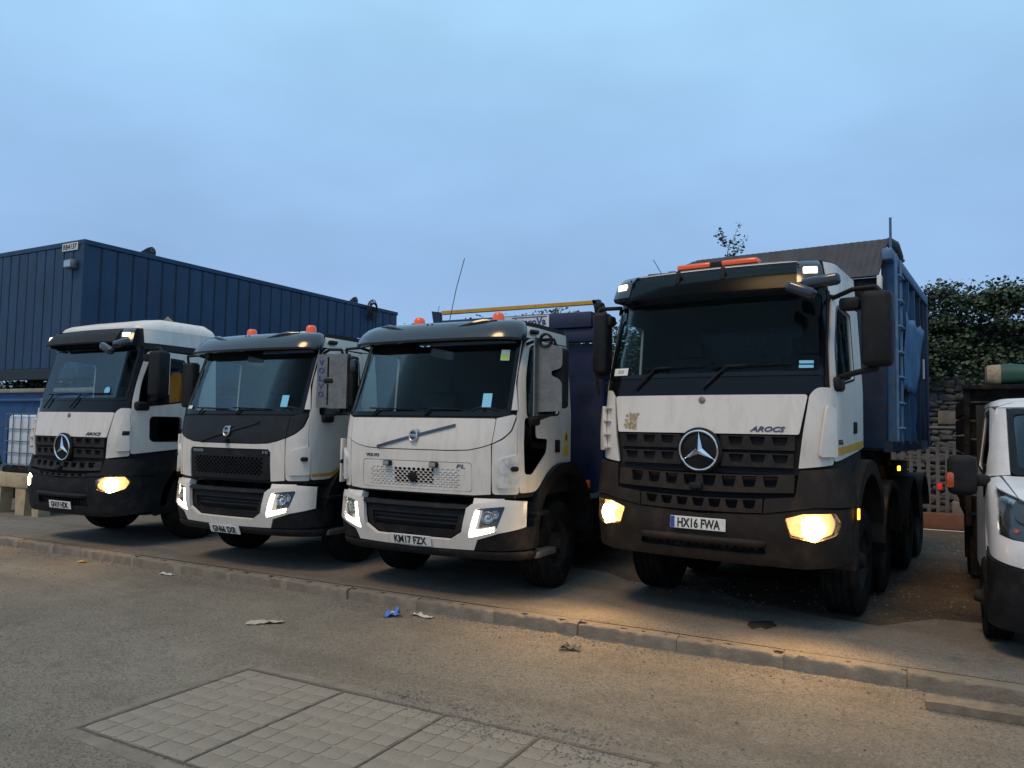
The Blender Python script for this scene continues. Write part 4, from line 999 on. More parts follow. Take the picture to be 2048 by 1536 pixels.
    # standing blades on the corners, wings, steps
    for sg in (-1,):
        bl = MB().rbox(sg*1.205, sg*1.18, .23, .31, 1.12, 1.62, .008, 2).build('corner_blade', 'white', t)
        for zz in (1.2, 1.5): MB().cyl((sg*1.19, .27, zz), (sg*1.06, .30, zz), .014, n=8).build('strut', 'white', bl)
    for sg in (1, -1):
        x0, x1 = sorted((sg*.84, sg*1.19)); arch(t, 'wheel_arch', x0, x1, 1.27, .60, .68, .80, radians(-3), radians(183), 'dark_bumper')
        sx0, sx1 = sorted((sg*.95, sg*1.22))
        sp = MB().rbox(sx0, sx1, .52, .98, .43, .50, .02).build('side_step', 'steel_grey', t)
        MB().rbox(sx0, sx1-.06 if sg > 0 else sx1, .56, .62, .50, 1.0, .02).rbox(sx0, sx1, .50, .80, .86, .91, .015).build('step_bracket', 'dark_bumper', sp)
    return t, S

# ---- the four lorries
T4, S4 = mercedes((-1.83, 7.0, 0), radians(-5.5), 0, 'white tipper lorry with plate HX16 FWA, smoked visor and high blue body', True)
T1, S1 = mercedes((-10.95, 6.6, 0), 0, -.21, 'white lorry with plate GN19 HDK and black bumper beside the blue cabin', False)
T3, S3 = volvo((-4.75, 6.57, 0), 'all-white lorry with plate KM17 FZX and metal mirror guard, next to the tipper lorry', False, True, .594, 'KM17 FZX')
T2, S2 = volvo((-7.6, 6.6, 0), 'white lorry with black bonnet and plate GN66 SXR', True, False, .478, 'GN66 SXR')
chassis(T4, 6.2, [(1.47, 0, 1), (2.82, 0, 1), (4.72, 1, 0), (5.98, 1, 0)], .52, .33, .98, .90)
chassis(T1, 7.2, [(1.47, 0, 1), (4.6, 1, 0), (5.9, 1, 0)], .50, .31, .98, .80)
chassis(T3, 6.4, [(1.27, 0, 1), (4.9, 1, 0)], .48, .30, .97, .80)
chassis(T2, 6.4, [(1.27, 0, 1), (4.9, 1, 0)], .48, .30, .97, .80)

# ---- tipper lorry: roof bar, body
lb = MB().rbox(-.46, .36, .56, .70, 3.395, 3.425, .012, 2); lb.box(-.30, -.26, .6, .66, 3.36, 3.40).box(.18, .22, .6, .66, 3.36, 3.40)
lb = lb.build('light_bar', 'black_plastic', T4)
for a, b in ((-.46, -.10), (.0, .36)): MB().rbox(a, b, .55, .71, 3.42, 3.472, .022, 3).build('amber_lens', 'amber', lb)
MB().rbox(-.11, .01, .545, .71, 3.405, 3.468, .012, 2).build('bar_centre', 'black_plastic', lb)
MB().tube([(-.60, .55, 3.36), (-.72, .56, 3.56)], .004, 5).build('whip_aerial', 'cable', T4)
MB().tube([(-.95, .75, 3.28), (-.88, .85, 3.42), (-.5, .92, 3.42), (-.42, .95, 3.36)], [.04, .06, .06, .03], 10).build('air_horn_cover', 'visor_plastic', T4)
bd = MB().box(-1.22, 1.22, 2.40, 2.46, 1.62, 3.52).box(-1.22, -1.18, 2.46, 5.95, 1.62, 3.80).box(1.18, 1.22, 2.46, 5.95, 1.62, 3.80).box(-1.18, 1.18, 2.46, 5.95, 1.60, 1.66).box(-1.18, 1.18, 5.90, 5.95, 1.66, 3.7)
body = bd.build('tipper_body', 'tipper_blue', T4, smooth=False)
rr = random.Random(11)
for sg in (1, -1):
    for k, yy in enumerate((2.62, 3.20, 3.85, 4.50, 5.10, 5.62)):
        m = MB(); n = 9; vs = []; fs = []
        for i in range(n+1):
            zz = 1.66+(3.74-1.66)*i/n; wob = rr.uniform(-.022, .022) if 0 < i < n else 0; dx = rr.uniform(-.015, .008)
            for a, b in ((0, -.045), (.075, -.03), (.075, .03), (0, .045)): vs.append((sg*(1.22+a+(dx if a else 0)), yy+b+wob, zz))
        for i in range(n): fs += [(i*4+j, i*4+(j+1) % 4, i*4+4+(j+1) % 4, i*4+4+j) for j in range(4)]
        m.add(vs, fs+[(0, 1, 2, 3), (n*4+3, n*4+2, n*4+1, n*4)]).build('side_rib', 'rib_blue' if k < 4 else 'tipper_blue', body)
    x0, x1 = sorted((sg*1.20, sg*1.31))
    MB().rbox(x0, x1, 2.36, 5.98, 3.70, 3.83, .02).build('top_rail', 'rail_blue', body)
    MB().rbox(x0, x1, 5.86, 5.99, 1.60, 3.70, .02).build('rear_post', 'tipper_blue', body)
    MB().box(min(sg*1.2, sg*1.29), max(sg*1.2, sg*1.29), 2.38, 5.9, 1.58, 1.70).build('lower_rail', 'tipper_blue', body, smooth=False)
# dented blue repair sheet on the side
m = MB(); nx_, nz_ = 16, 10; vs = []; fs = []
for j in range(nz_+1):
    for i in range(nx_+1):
        u, v_ = i/nx_, j/nz_; yl = 2.93+.22*v_; yr = 4.15+.90*v_; yy = yl+(yr-yl)*u
        zz = 2.28+.93*v_+(.022*sin(u*17)+.015*sin(u*41) if j in (0, nz_) else 0)
        vs.append((1.335+.010*sin(u*12.5+v_*2)+.008*sin(v_*9+u*5)+rr.uniform(-.002, .002), yy, zz))
for j in range(nz_):
    for i in range(nx_): a = j*(nx_+1)+i; fs.append((a, a+1, a+nx_+2, a+nx_+1))
o = m.add(vs, fs).build('repair_sheet', 'patch_blue', body, ang=60, recalc=False)
md = o.modifiers.new('thick', 'SOLIDIFY'); md.thickness = .006
# ladder on the front corner of the body
ld = MB()
for y_ in (2.22, 2.58): ld.tube([(1.36, y_, 1.70), (1.36, y_, 3.72)], .016, 7)
ld = ld.build('ladder', 'rail_blue', body)
for zz in (1.84, 2.11, 2.39, 2.66, 2.94, 3.22, 3.49): MB().tube([(1.36, 2.22, zz), (1.395, 2.30, zz), (1.395, 2.50, zz), (1.36, 2.58, zz)], .016, 7).build('rung', 'rail_blue', ld)
# folding hood board over the front of the body
m = MB(); n = 70; vs = []; fs = []
for i in range(n+1):
    u = i/n; xx = -1.25+2.49*u; rel = .018 if i % 2 else 0
    dz_ = -.10*max(0, (.12-u)/.12)**2
    vs += [(xx*.945, 2.30-rel, 3.52), (xx, 2.62-rel, 3.99+dz_), (xx, 2.645, 3.985+dz_), (xx*.945, 2.335, 3.51)]
for i in range(n): b = i*4; fs += [(b+j, b+(j+1) % 4, b+4+(j+1) % 4, b+4+j) for j in range(4)]
fs += [(0, 1, 2, 3), (n*4+3, n*4+2, n*4+1, n*4)]
hb = m.add(vs, fs).build('hood_board', 'tarp_grey', body, ang=20)
for (cx_, h_) in ((1.02, .34), (.90, .10), (.91, .05)):
    mt = Matrix.Translation((cx_, 2.33+.32*(.15+h_*.6), 3.60+h_*.5)) @ Matrix.Rotation(radians(-34), 4, 'X')
    MB().prism(rnd([(-.012, -h_/2), (.014, -h_/2), (.006, h_/2), (-.008, h_/2)], .004, 2), -.016, -.009, Matrix.Translation((cx_, 2.30+.32*(.25+h_*.5), 3.52+.47*(.25+h_*.5)-.0)) @ Matrix.Rotation(radians(90-34), 4, 'X')).build('tear', 'void', hb)
MB().box(-1.20, 1.18, 2.34, 2.38, 3.30, 3.50).box(-1.20, 1.18, 2.34, 2.39, 3.26, 3.28).build('hood_beam', 'chassis', body, smooth=False)
MB().tube([(1.27, 2.53, 3.80), (1.27, 2.53, 4.205)], .014, 8).build('corner_pole', 'rail_blue', body)
MB().rbox(1.16, 1.21, 2.28, 2.36, 3.28, 3.52, .01).build('hinge_plate', 'offwhite', body)
vs = [(1.33, 3.0+.35*i, 3.86+.05*sin(i*1.7)+.03*(i % 2)) for i in range(9)]
MB().tube([(1.24, 2.60, 3.95), (1.28, 2.75, 3.93), (1.30, 2.95, 3.84), (1.30, 3.10, 3.83), (1.31, 3.25, 3.85)], [.05, .06, .05, .03, .02], 8).build('sheet_roll', 'tarp_grey', body)
MB().box(1.325, 1.34, 5.02, 5.10, 2.55, 2.82).build('reflector_strip', 'offwhite', body, smooth=False)
for yy, z_ in ((2.82, .60), (4.72, .60), (5.98, .60)):
    for sg in (1, -1):
        x0, x1 = sorted((sg*.80, sg*1.235)); arch(T4, 'mudguard', x0, x1, yy, .60, .585, .625 if yy > 3 else .66, radians(2 if yy < 3 else 12), radians(178), 'dusty_hazed_plastic')
for zz, yy in ((1.06, 2.25), (1.33, 3.7)):
    MB().rbox(1.16, 1.19, yy, yy+.07, zz, zz+.06, .008).build('side_marker', 'amber_lit', T4)
MB().rbox(.62, 1.15, 3.30, 4.05, .62, 1.15, .06, 3).build('fuel_tank', 'dusty_hazed_plastic', T4)
MB().rbox(-1.15, -.62, 3.30, 4.05, .62, 1.15, .06, 3).build('air_tank', 'dusty_hazed_plastic', T4)
MB().box(-1.0, 1.0, 2.3, 6.0, 1.18, 1.40).box(.85, 1.1, 2.5, 2.9, 1.40, 1.58).box(.7, 1.12, 3.2, 3.5, 1.40, 1.58).build('subframe', 'chassis', T4, smooth=False)

# ---- skip-lifting gear behind the all-white lorry's cab
sk = MB().box(-1.22, 1.22, 2.3, 2.42, 1.0, 2.86).box(-1.22, -1.10, 2.42, 5.9, 1.0, 1.9).box(1.10, 1.22, 2.42, 5.9, 1.0, 1.9)
sk = sk.build('skip_gear', 'navy', T3, smooth=False)
MB().rbox(-1.16, 1.10, 2.16, 2.34, 3.05, 3.25, .015).rbox(-1.22, 1.17, 2.20, 2.32, 2.87, 3.045, .012).build('head_box', 'navy', sk)
for sg in (1, -1): MB().rbox(sg*1.10, sg*1.22, 2.42, 2.56, 1.9, 3.05, .015).tube([(sg*1.16, 2.3, 2.9), (sg*1.24, 2.55, 2.6), (sg*1.2, 2.62, 1.6)], .03, 8).build('lift_post', 'navy', sk)
bs = MB(); 
bs.rbox(-1.16, 1.16, 2.17, 2.23, 3.335, 3.385, .004, 1)
bs = bs.build('gantry_beam', 'beam_yellow', sk)
for sg in (1, -1): MB().prism([(-.05, 0), (.05, 0), (.04, .22), (-.10, .24)] if sg < 0 else [(-.05, 0), (.05, 0), (.10, .0), (-.02, .24), (-.12, .24)], -.03, .03, Matrix.Translation((sg*1.22, 2.2, 3.15)) @ Matrix.Rotation(pi/2, 4, 'X')).build('beam_end', 'navy', bs)
sb = MB().box(-.25, .52, 2.145, 2.156, 3.0, 3.235).build('name_board', 'sign_white', sk, smooth=False)
text('board_lettering', 'IntacoVa', .13, .002, 'sign_ink', sb, frontM(.255, 2.142, 3.155), bold=.004, width=.45)
MB().box(-.02, .49, 2.139, 2.1435, 3.212, 3.222).build('board_rule', 'sign_ink', sb, smooth=False)
m = MB(); m.box(-.21, -.08, 2.139, 2.1435, 3.165, 3.18).box(-.21, -.195, 2.139, 2.1435, 3.02, 3.165).box(-.095, -.08, 2.139, 2.1435, 3.02, 3.165); m.build('board_logo', 'sign_ink', sb, smooth=False)
text('board_letter', 'R', .12, .002, 'sign_ink', sb, frontM(-.145, 2.142, 3.10), bold=.002, width=.07)
MB().tube([(1.13, 2.12, 3.2), (1.2, 2.08, 3.0), (1.19, 2.1, 2.6), (1.23, 2.1, 2.2)], .02, 7).tube([(1.16, 2.12, 3.15), (1.25, 2.10, 3.05), (1.24, 2.14, 2.7)], .015, 7).lathe([(.001, -.04), (.09, -.04), (.09, .04), (.001, .04)], 18, Matrix.Translation((1.20, 2.2, 3.26)) @ Matrix.Rotation(pi/2, 4, 'Y')).build('hose_reel', 'chassis', sk)
MB().rbox(1.02, 1.16, 2.0, 2.05, 1.06, 1.16, .01).build('side_reflector', 'amber_lens', T3)
MB().tube([(.22, .30, 2.93), (.27, .34, 3.28), (.33, .40, 3.62)], .0045, 5).build('whip_aerial', 'cable', T3)
MB().tube([(-.40, .9, 2.95), (-.36, .95, 3.22)], .0035, 5).build('whip_aerial', 'cable', T3)
# mirrors with bare metal guards
def volvo_mirror(t, sg, kind):
    X = 0 if sg > 0 else -.10
    mi = MB().rbox(sg*(1.32+X), sg*(1.54+X), .42, .56, 1.98, 2.60, .04, 3).build('mirror', 'black_plastic', t)
    MB().tube([(sg*1.06, .52, 2.66), (sg*(1.22+X), .44, 2.69), (sg*(1.42+X), .42, 2.68), (sg*(1.44+X), .45, 2.60)], .018, 8).build('upper_arm', 'black_plastic', mi)
    MB().tube([(sg*1.12, .48, 1.86), (sg*(1.28+X), .42, 1.88), (sg*(1.42+X), .44, 1.93), (sg*(1.42+X), .46, 2.0)], .022, 8).build('lower_arm', 'black_plastic', mi)
    MB().rbox(sg*1.08, sg*1.2, .42, .6, 1.80, 1.90, .03, 2).build('arm_foot', 'black_plastic', mi)
    MB().rbox(sg*(1.34+X), sg*(1.52+X), .562, .568, 2.0, 2.58, .002, 1).build('mirror_glass', 'chrome', mi)
    if sg > 0 and kind == 'cutout':
        P = rnd([(1.26, 1.94), (1.54, 1.95), (1.54, 2.26), (1.42, 2.31), (1.42, 2.36), (1.54, 2.38), (1.54, 2.60), (1.26, 2.65)], [.01, .02, .08, .03, .03, .08, .05, .01], 4)
        g = MB().prism(P, -.374, -.366, Matrix.Rotation(pi/2, 4, 'X')).build('mirror_guard', 'steel_grey', mi)
        MB().box(1.25, 1.265, .30, .40, 1.90, 2.70).build('guard_edge', 'steel_grey', g, smooth=False)
        MB().lathe([(.055, -.02), (.075, -.02), (.075, .02), (.055, .02)], 20, Matrix.Translation((1.35, .37, 2.67)) @ Matrix.Rotation(pi/2, 4, 'X'), closed=True).build('guard_ring', 'black_plastic', g)
    if sg > 0 and kind == 'lettered':
        a = Matrix.Translation((1.16, .30, 0)) @ Matrix.Rotation(radians(8), 4, 'Z')
        g = MB().box(0, .145, -.004, .004, 1.98, 2.62, a).box(.17, .42, -.004, .004, 1.97, 2.62, a).box(.145, .17, -.004, .004, 2.26, 2.34, a).box(.145, .17, -.004, .004, 2.585, 2.62, a).box(.145, .17, -.004, .004, 1.975, 2.01, a).box(.412, .42, .004, .08, 1.97, 2.62, a).build('mirror_guard', 'steel_grey', mi, smooth=False)
        for i, ch in enumerate('VOLVO'): text('guard_letter', ch, .095, .002, 'sign_ink', g, a @ Matrix.Translation((.065, -.007, 2.52-.095*i)) @ Matrix.Rotation(pi/2, 4, 'X'), bold=.002, width=.075)
        MB().rbox(.10, .23, -.02, .02, 2.27, 2.33, .025, 3, a).build('guard_slot', 'black_plastic', g)
        MB().rbox(.44, .52, .0, .12, 2.40, 2.56, .03, 2, a).build('wide_mirror', 'visor_plastic', mi)
for sg in (1, -1): volvo_mirror(T3, sg, 'cutout'); volvo_mirror(T2, sg, 'lettered')
# black-bonnet lorry: low hook-lift bed and work lamp
wl = MB().rbox(.55, .75, 1.62, 1.75, 2.86, 3.0, .04, 3).box(.5, .9, 1.6, 1.8, 2.80, 2.86).build('work_lamp', 'black_plastic', T2)
MB().lathe([(.001, 0), (.06, 0), (.055, .02), (.001, .02)], 18, Matrix.Translation((.66, 1.62, 2.93)) @ Matrix.Rotation(pi/2, 4, 'X')).build('lamp_glass', 'lens_inner', wl)
MB().rbox(-1.2, 1.2, 1.75, 1.83, 1.0, 2.80, .02).rbox(.1, 1.4, 1.8, 1.86, 2.80, 2.86, .01).build('headboard', 'navy', T2)
MB().box(-1.2, 1.2, 1.85, 6.3, 1.08, 1.22).build('bed', 'navy', T2, smooth=False)
MB().lathe([(.001, 0), (.09, 0), (.085, .04), (.05, .07), (.001, .08)], 18, Matrix.Translation((.30, .95, 2.94))).build('roof_vent', 'white', T2)
# left lorry: exhaust stack and low bed
MB().tube([(-.25, 1.9, 1.2), (-.25, 1.9, 3.22), (-.25, 1.92, 3.34), (-.29, 1.88, 3.45), (-.35, 1.82, 3.52)], .055, 12).build('exhaust_stack', 'hessian', T1)
MB().box(-1.2, 1.2, 1.95, 7.1, 1.06, 1.22).rbox(-1.2, 1.2, 1.95, 2.03, 1.22, 2.2, .02).build('bed', 'navy', T1, smooth=False)
MB().rbox(.55, 1.05, 1.8, 3.0, .55, 1.05, .06).build('fuel_tank', 'chassis', T1)

# ------------------------------------------------------------------ dropside van at the right
van = empty('tipper_van', (1.45, 7.05, 0), 0, 'white tipper van with dark mirror and black rear body at the right edge', 'van')
V = Surf(1.0, .72, .30, .15, 2.45, [(.2, .10), (.45, .02), (.85, .0), (1.0, .05), (1.25, .18), (1.33, .33), (1.42, .70), (2.02, 1.22), (2.14, 1.5)], [(1.2, 1), (1.4, .985), (2.1, .90), (2.2, .88)])
vp = lambda *p: V.pts(p)
vws = rnd(vp(('f', -.80, 1.45), ('f', .80, 1.45), ('f', .78, 2.02), ('f', -.78, 2.02)), .06)
vdw = rnd(vp(('s', 1.14, 1.42), ('s', 2.15, 1.48), ('s', 2.15, 1.98), ('s', 1.62, 2.0), ('s', 1.25, 1.66)), .05)
panel('cab_liner', V, [(-V.end+.001, .5), (V.end-.001, .5), (V.end-.001, 2.10), (-V.end+.001, 2.10)], 'void', van, [vws, vdw, mir(vdw)], off=-.03, thick=.012)
vhl = rnd(vp(('f', .50, .935), ('f', .86, .965), ('s', .27, .995), ('s', .60, 1.335), ('f', .82, 1.262), ('f', .54, 1.14)), [.03, .03, .03, .03, .05, .05])
panel('bumper', V, rnd(vp(('l', .55, .24), ('s', .55, .24), ('s', .55, .82), ('f', .6, .70), ('f', -.6, .70), ('l', .55, .82)), [.06, .06, .03, .05, .05, .03]), 'dark_bumper', van, off=.02, thick=.05)
panel('lower_grille', V, rnd(vp(('f', -.7, .32), ('f', .7, .32), ('f', .62, .55), ('f', -.62, .55)), .04), 'void', van, off=.024, thick=.02)
front = vp(('f', 0, .712), ('f', .6, .712), ('s', .55, .83), ('s', .55, 1.36), ('s', .46, 1.36), ('f', .80, 1.262), ('f', .50, 1.13), ('f', .50, .95), ('f', 0, .95))
for sg in (1, -1):
    q = (lambda p: p) if sg > 0 else mir
    fr_ = panel('front_wing', V, q(rnd(vp(('f', .50, .712), ('f', .6, .712), ('s', .56, .83), ('s', .90, 1.0), ('s', .95, 1.36), ('f', .885, 1.425), ('f', .81, 1.28), ('s', .615, 1.345), ('s', .285, .985), ('f', .86, .955), ('f', .50, .925)), [.0, .0, .02, .1, .03, .03, 0, 0, 0, 0, 0])), 'van_white', van, off=.0)
    hd = panel('headlight', V, q(vhl), 'lens_dark', van, off=-.03, thick=.01)
    panel('lens', V, q(vhl), 'lens_glass', hd, off=.0, thick=.005)
    MB().lathe([(.001, 0), (.022, 0), (.018, .02), (.001, .025)], 14, V.mtx(sg*V.fx(.84, 1.03), 1.03, -.028)).build('indicator_bulb', 'amber_lens', hd)
    MB().lathe([(.001, 0), (.07, .0), (.06, .03), (.001, .035)], 18, V.mtx(sg*V.fx(.78, 1.14), 1.14, -.028)).build('reflector', 'lens_dark', hd)
    pil = vp(('f', .815, 1.44), ('s', 1.06, 1.40), ('s', 1.10, 1.45), ('s', 1.50, 2.04), ('f', .795, 2.035))
    panel('windscreen_pillar', V, q(pil), 'van_white', van, off=0)
    door = rnd(vp(('s', .93, .50), ('s', 2.30, .50), ('s', 2.30, 2.05), ('s', 1.53, 2.05), ('s', 1.13, 1.50), ('s', .965, 1.36), ('s', .925, 1.0)), [.05, .03, .05, .1, .1, .05, .05])
    d = panel('door', V, q(door), 'van_white', van, [q(vdw)], off=.0)
    panel('door_window', V, q(vdw), 'glass_dark', d, off=-.012, thick=.004); panel('window_seal', V, q(ins(vdw, -.03)), 'gloss_black', d, [q(vdw)], off=.004, thick=.004)
    panel('mirror_sail', V, q(rnd(vp(('s', 1.0, 1.22), ('s', 1.35, 1.40), ('s', 1.35, 1.52), ('s', 1.14, 1.50)), .02)), 'black_plastic', d, off=.012, thick=.01)
    mi = MB().rbox(sg*1.06, sg*1.29, .72, .88, 1.25, 1.60, .06, 3).build('mirror', 'black_plastic', van)
    MB().rbox(sg*.96, sg*1.10, .80, .98, 1.33, 1.43, .03, 2).build('mirror_arm', 'black_plastic', mi)
    MB().rbox(sg*1.235, sg*1.302, .705, .80, 1.31, 1.45, .025, 2).build('indicator', 'amber_lens', mi)
    wheel(van, sg*.92, .98+.02, .35, .22, sg); wheel(van, sg*.90, 4.55, .35, .20, sg, True)
    x0, x1 = sorted((sg*.7, sg*.995)); arch(van, 'wheel_arch', x0, x1, 1.0, .36, .42, .46, radians(5), radians(175), 'black_plastic')
panel('front_panel', V, vp(('f', -.495, .712), ('f', .495, .712), ('f', .495, .84), ('f', -.495, .84)), 'van_white', van, off=0)
panel('grille', V, rnd(vp(('f', -.49, .85), ('f', .49, .85), ('f', .52, 1.13), ('f', -.52, 1.13)), .05), 'gloss_black', van, off=-.01)
panel('bonnet', V, vp(('f', -.54, 1.15), ('f', .54, 1.15), ('f', .80, 1.272), ('f', .872, 1.425), ('f', -.872, 1.425), ('f', -.80, 1.272)), 'van_white', van, off=.004, dz=.03)
w = panel('windscreen', V, vws, 'van_glass', van, off=-.004, thick=.004)
panel('windscreen_seal', V, ins(vws, -.012), 'gloss_black', w, [ins(vws, .045)], off=.002, thick=.005)
panel('header', V, vp(('l', 1.5, 2.045), ('s', 1.5, 2.045), ('s', 1.5, 2.10), ('l', 1.5, 2.10)), 'van_white', van, off=0)
for sg in (1, -1): panel('roof_rail', V, (lambda p: p if sg > 0 else mir(p))(vp(('s', 1.51, 2.06), ('s', 2.44, 2.06), ('s', 2.44, 2.10), ('s', 1.51, 2.10))), 'van_white', van, off=0)
m = MB(); U_ = [-V.end+2*V.end*i/60 for i in range(61)]; base = [V.base(u, 2.095) for u in U_]; n = len(base); vs = []
for sc, zz in ((1, 2.085), (.98, 2.11), (.9, 2.135), (.6, 2.15)): vs += [(p.x*sc, 1.95+(p.y-1.95)*sc, zz) for p in base]
fs = [(j*n+i, j*n+(i+1) % n, (j+1)*n+(i+1) % n, (j+1)*n+i) for j in range(3) for i in range(n)]+[tuple(3*n+i for i in range(n))]
m.add(vs, fs).build('roof', 'van_white', van, ang=50)
MB().rbox(-.55, -.35, 1.5, 1.56, 2.13, 2.155, .01).build('roof_aerial', 'black_plastic', van)
MB().box(-.98, .98, 2.42, 2.45, .5, 2.1).build('rear_wall', 'interior', van, smooth=False)
MB().rbox(-.85, .85, 1.0, 1.45, 1.1, 1.40, .06, 2).build('dashboard', 'tarp_grey', van)
for x_ in (-.5, .5): person_seat(van, x_, 1.55, .95, .6)
body = MB().box(-1.06, 1.06, 2.62, 5.2, .82, .92).build('load_bed', 'chassis', van, smooth=False)
for sg in (1, -1):
    for k in range(6): MB().rbox(sg*1.05, sg*1.09, 2.66, 5.2, .95+.21*k, .95+.21*k+.19, .008, 1).build('side_board', 'chassis', body)
for k in range(7): MB().rbox(-1.05, 1.05, 2.58, 2.62, .95+.20*k, .95+.20*k+.18, .008, 1).build('headboard_plank', 'chassis', body)
for x_ in (-1.06, -.35, .35, 1.06): MB().rbox(x_-.03, x_+.03, 2.50, 2.575, .8, 2.32, .008, 1).build('headboard_post', 'chassis', body)
MB().rbox(-1.1, 1.1, 2.42, 2.60, 2.27, 2.32, .008, 1).build('headboard_rail', 'chassis', body)
MB().box(-.7, .7, 1.2, 5.1, .5, .8).build('chassis_frame', 'chassis', van, smooth=False)
for y_ in (2.6, 4.0): MB().box(-1.05, -.75, y_, y_+.04, .28, .9).build('mud_flap', 'rubber', van, smooth=False)
# rolled green sheet lying across the headboard
prof = []; rq = random.Random(4); m = MB()
pts = [(1.45-.80+2.0*i/14, 9.56+.02*sin(i), 2.425+.012*sin(i*1.3)) for i in range(15)]
roll = m.tube(pts, [.105+.008*sin(i*2.1) for i in range(15)], 18).build('green_roll', 'green_roll')
tag(roll, 'dark green rolled sheet lying on the van headboard', 'roll')
MB().tube([(.575, 9.56, 2.43), (.66, 9.56, 2.425), (.70, 9.56, 2.425)], [.100, .112, .114], 18).lathe([(.02, 0), (.05, .01), (.075, 0), (.095, .012)], 16, Matrix.Translation((.577, 9.56, 2.43)) @ Matrix.Rotation(-pi/2, 4, 'Y')).build('rolled_end', 'hessian', roll)

# ------------------------------------------------------------------ blue site cabin on the left
cx0, cx1, cy0, cy1, cz0, cz1 = -19.0, -15.28, 9.40, 20.05, 2.77, 5.54
cb = empty('site_cabin', (-15.28, 9.4, 0), 0, 'long dark blue ribbed steel site cabin raised above the yard on the left', 'cabin')
def L(x, y): return x+15.28, y-9.4
def cbox(name, x0, x1, y0, y1, z0, z1, material, parent=cb, b=0):
    a, c = L(x0, y0); d, e_ = L(x1, y1); m = MB()
    m.rbox(a, d, c, e_, z0, z1, b, 1) if b else m.box(a, d, c, e_, z0, z1)
    return m.build(name, material, parent, smooth=bool(b))
core = cbox('shell', cx0, cx1-.05, cy0+.05, cy1, cz0, cz1-.06, 'cabin_dark')
k = 0; yy = cy0+.03; P_ = (cy1-cy0-.06)/29
rc = random.Random(2)
pan = {}
for i in range(29):
    a, b = cy0+.03+P_*i, cy0+.03+P_*(i+1)
    cbox('wall_panel', cx1-.06, cx1-rc.uniform(0, .004), a+.020, b-.020, cz0+.10, cz1-.10, 'cabin_blue', cb, .016)
    cbox('wall_rib', cx1-.05, cx1-.022, b-.018, b+.018, cz0+.10, cz1-.10, 'cabin_dark')
P_ = (cx1-cx0-.06)/11
for i in range(11):
    a, b = cx0+.03+P_*i, cx0+.03+P_*(i+1)
    cbox('end_panel', a+.014, b-.014, cy0+rc.uniform(0, .004), cy0+.06, cz0+.10, cz1-.10, 'cabin_blue', cb, .012)
cbox('corner_post', cx1-.09, cx1+.006, cy0-.006, cy0+.09, cz0, cz1-.05, 'cabin_blue', cb, .01)
cbox('top_rail', cx1-.10, cx1+.015, cy0-.012, cy1+.01, cz1-.10, cz1+.005, 'cabin_blue', cb, .01)
cbox('top_rail', cx0, cx1-.10, cy0-.012, cy0+.09, cz1-.10, cz1+.005, 'cabin_blue', cb, .01)
cbox('base_rail', cx1-.10, cx1+.01, cy0, cy1, cz0-.10, cz0+.10, 'cabin_dark', cb, .01)
cbox('base_rail', cx0, cx1-.10, cy0-.008, cy0+.1, cz0-.13, cz0+.10, 'cabin_dark', cb, .01)
cbox('roof_sheet', cx0, cx1-.02, cy0+.02, cy1, cz1-.06, cz1-.02, 'cabin_dark')
cbox('lower_cabin', cx0, cx1-.3, 12.4, cy1, 0, cz0-.14, 'cabin_dark')
for xx in (cx0+.2, cx1-.25): cbox('support_leg', xx-.06, xx+.06, 12.1, 12.22, 0, cz0-.1, 'chassis')
for yy in (10.97, 18.0):
    a, c = L(cx1-.12, yy)
    m = MB().prism(rnd([(-.28, 0), (.16, 0), (.17, .16), (.08, .24), (-.02, .20)], [.01, .01, .06, .08, .05], 4), -.02, .02, Matrix.Translation((a, c, cz1-.02)) @ Matrix(((0, 0, 1, 0), (1, 0, 0, 0), (0, 1, 0, 0), (0, 0, 0, 1))))
    ey = m.build('lifting_eye', 'cabin_dark', cb)
    MB().lathe([(.03, -.024), (.045, -.024), (.045, .024), (.03, .024)], 16, Matrix.Translation((a, c+.07, cz1+.14)) @ Matrix.Rotation(pi/2, 4, 'Y'), closed=True).build('eye_ring', 'steel_grey', ey)
a, c = L(-15.74, cy0)
sgn = MB().box(a-.27, a+.27, c-.022, c-.012, 5.34, 5.50).build('number_board', 'sign_white', cb, smooth=False)
text('board_characters', 'RB4137', .15, .002, 'plate_ink', sgn, frontM(a, c-.024, 5.42), bold=.003, width=.46)
a, c = L(-15.58, cy0)
fl = MB().rbox(a-.13, a+.13, c-.16, c, 4.93, 5.12, .03, 2).build('flood_lamp', 'steel_grey', cb)
MB().box(a-.11, a+.11, c-.166, c-.161, 4.96, 5.09).build('lamp_glass', 'lens_inner', fl, smooth=False)
m = MB(); rk = random.Random(8)
for k in range(7):
    r_ = .24+rk.uniform(-.06, .08); yc, zc = 18.65+rk.uniform(-.06, .06), 5.44+rk.uniform(-.08, .05); ph = rk.uniform(0, 6)
    m.tube([(-15.20+.012*k+.02*sin(a_*3+ph), yc+r_*.9*cos(a_), zc+r_*1.15*sin(a_)) for a_ in [2*pi*i/26 for i in range(27)]], .014, 6)
m.tube([(-15.18, 18.62, 5.3), (-15.20, 18.7, 4.9), (-15.19, 18.78, 4.55), (-15.2, 18.9, 4.2)], .013, 6)
tag(m.build('cable_coil', 'cable'), 'coil of black cable hung over the top edge of the blue cabin', 'cable')
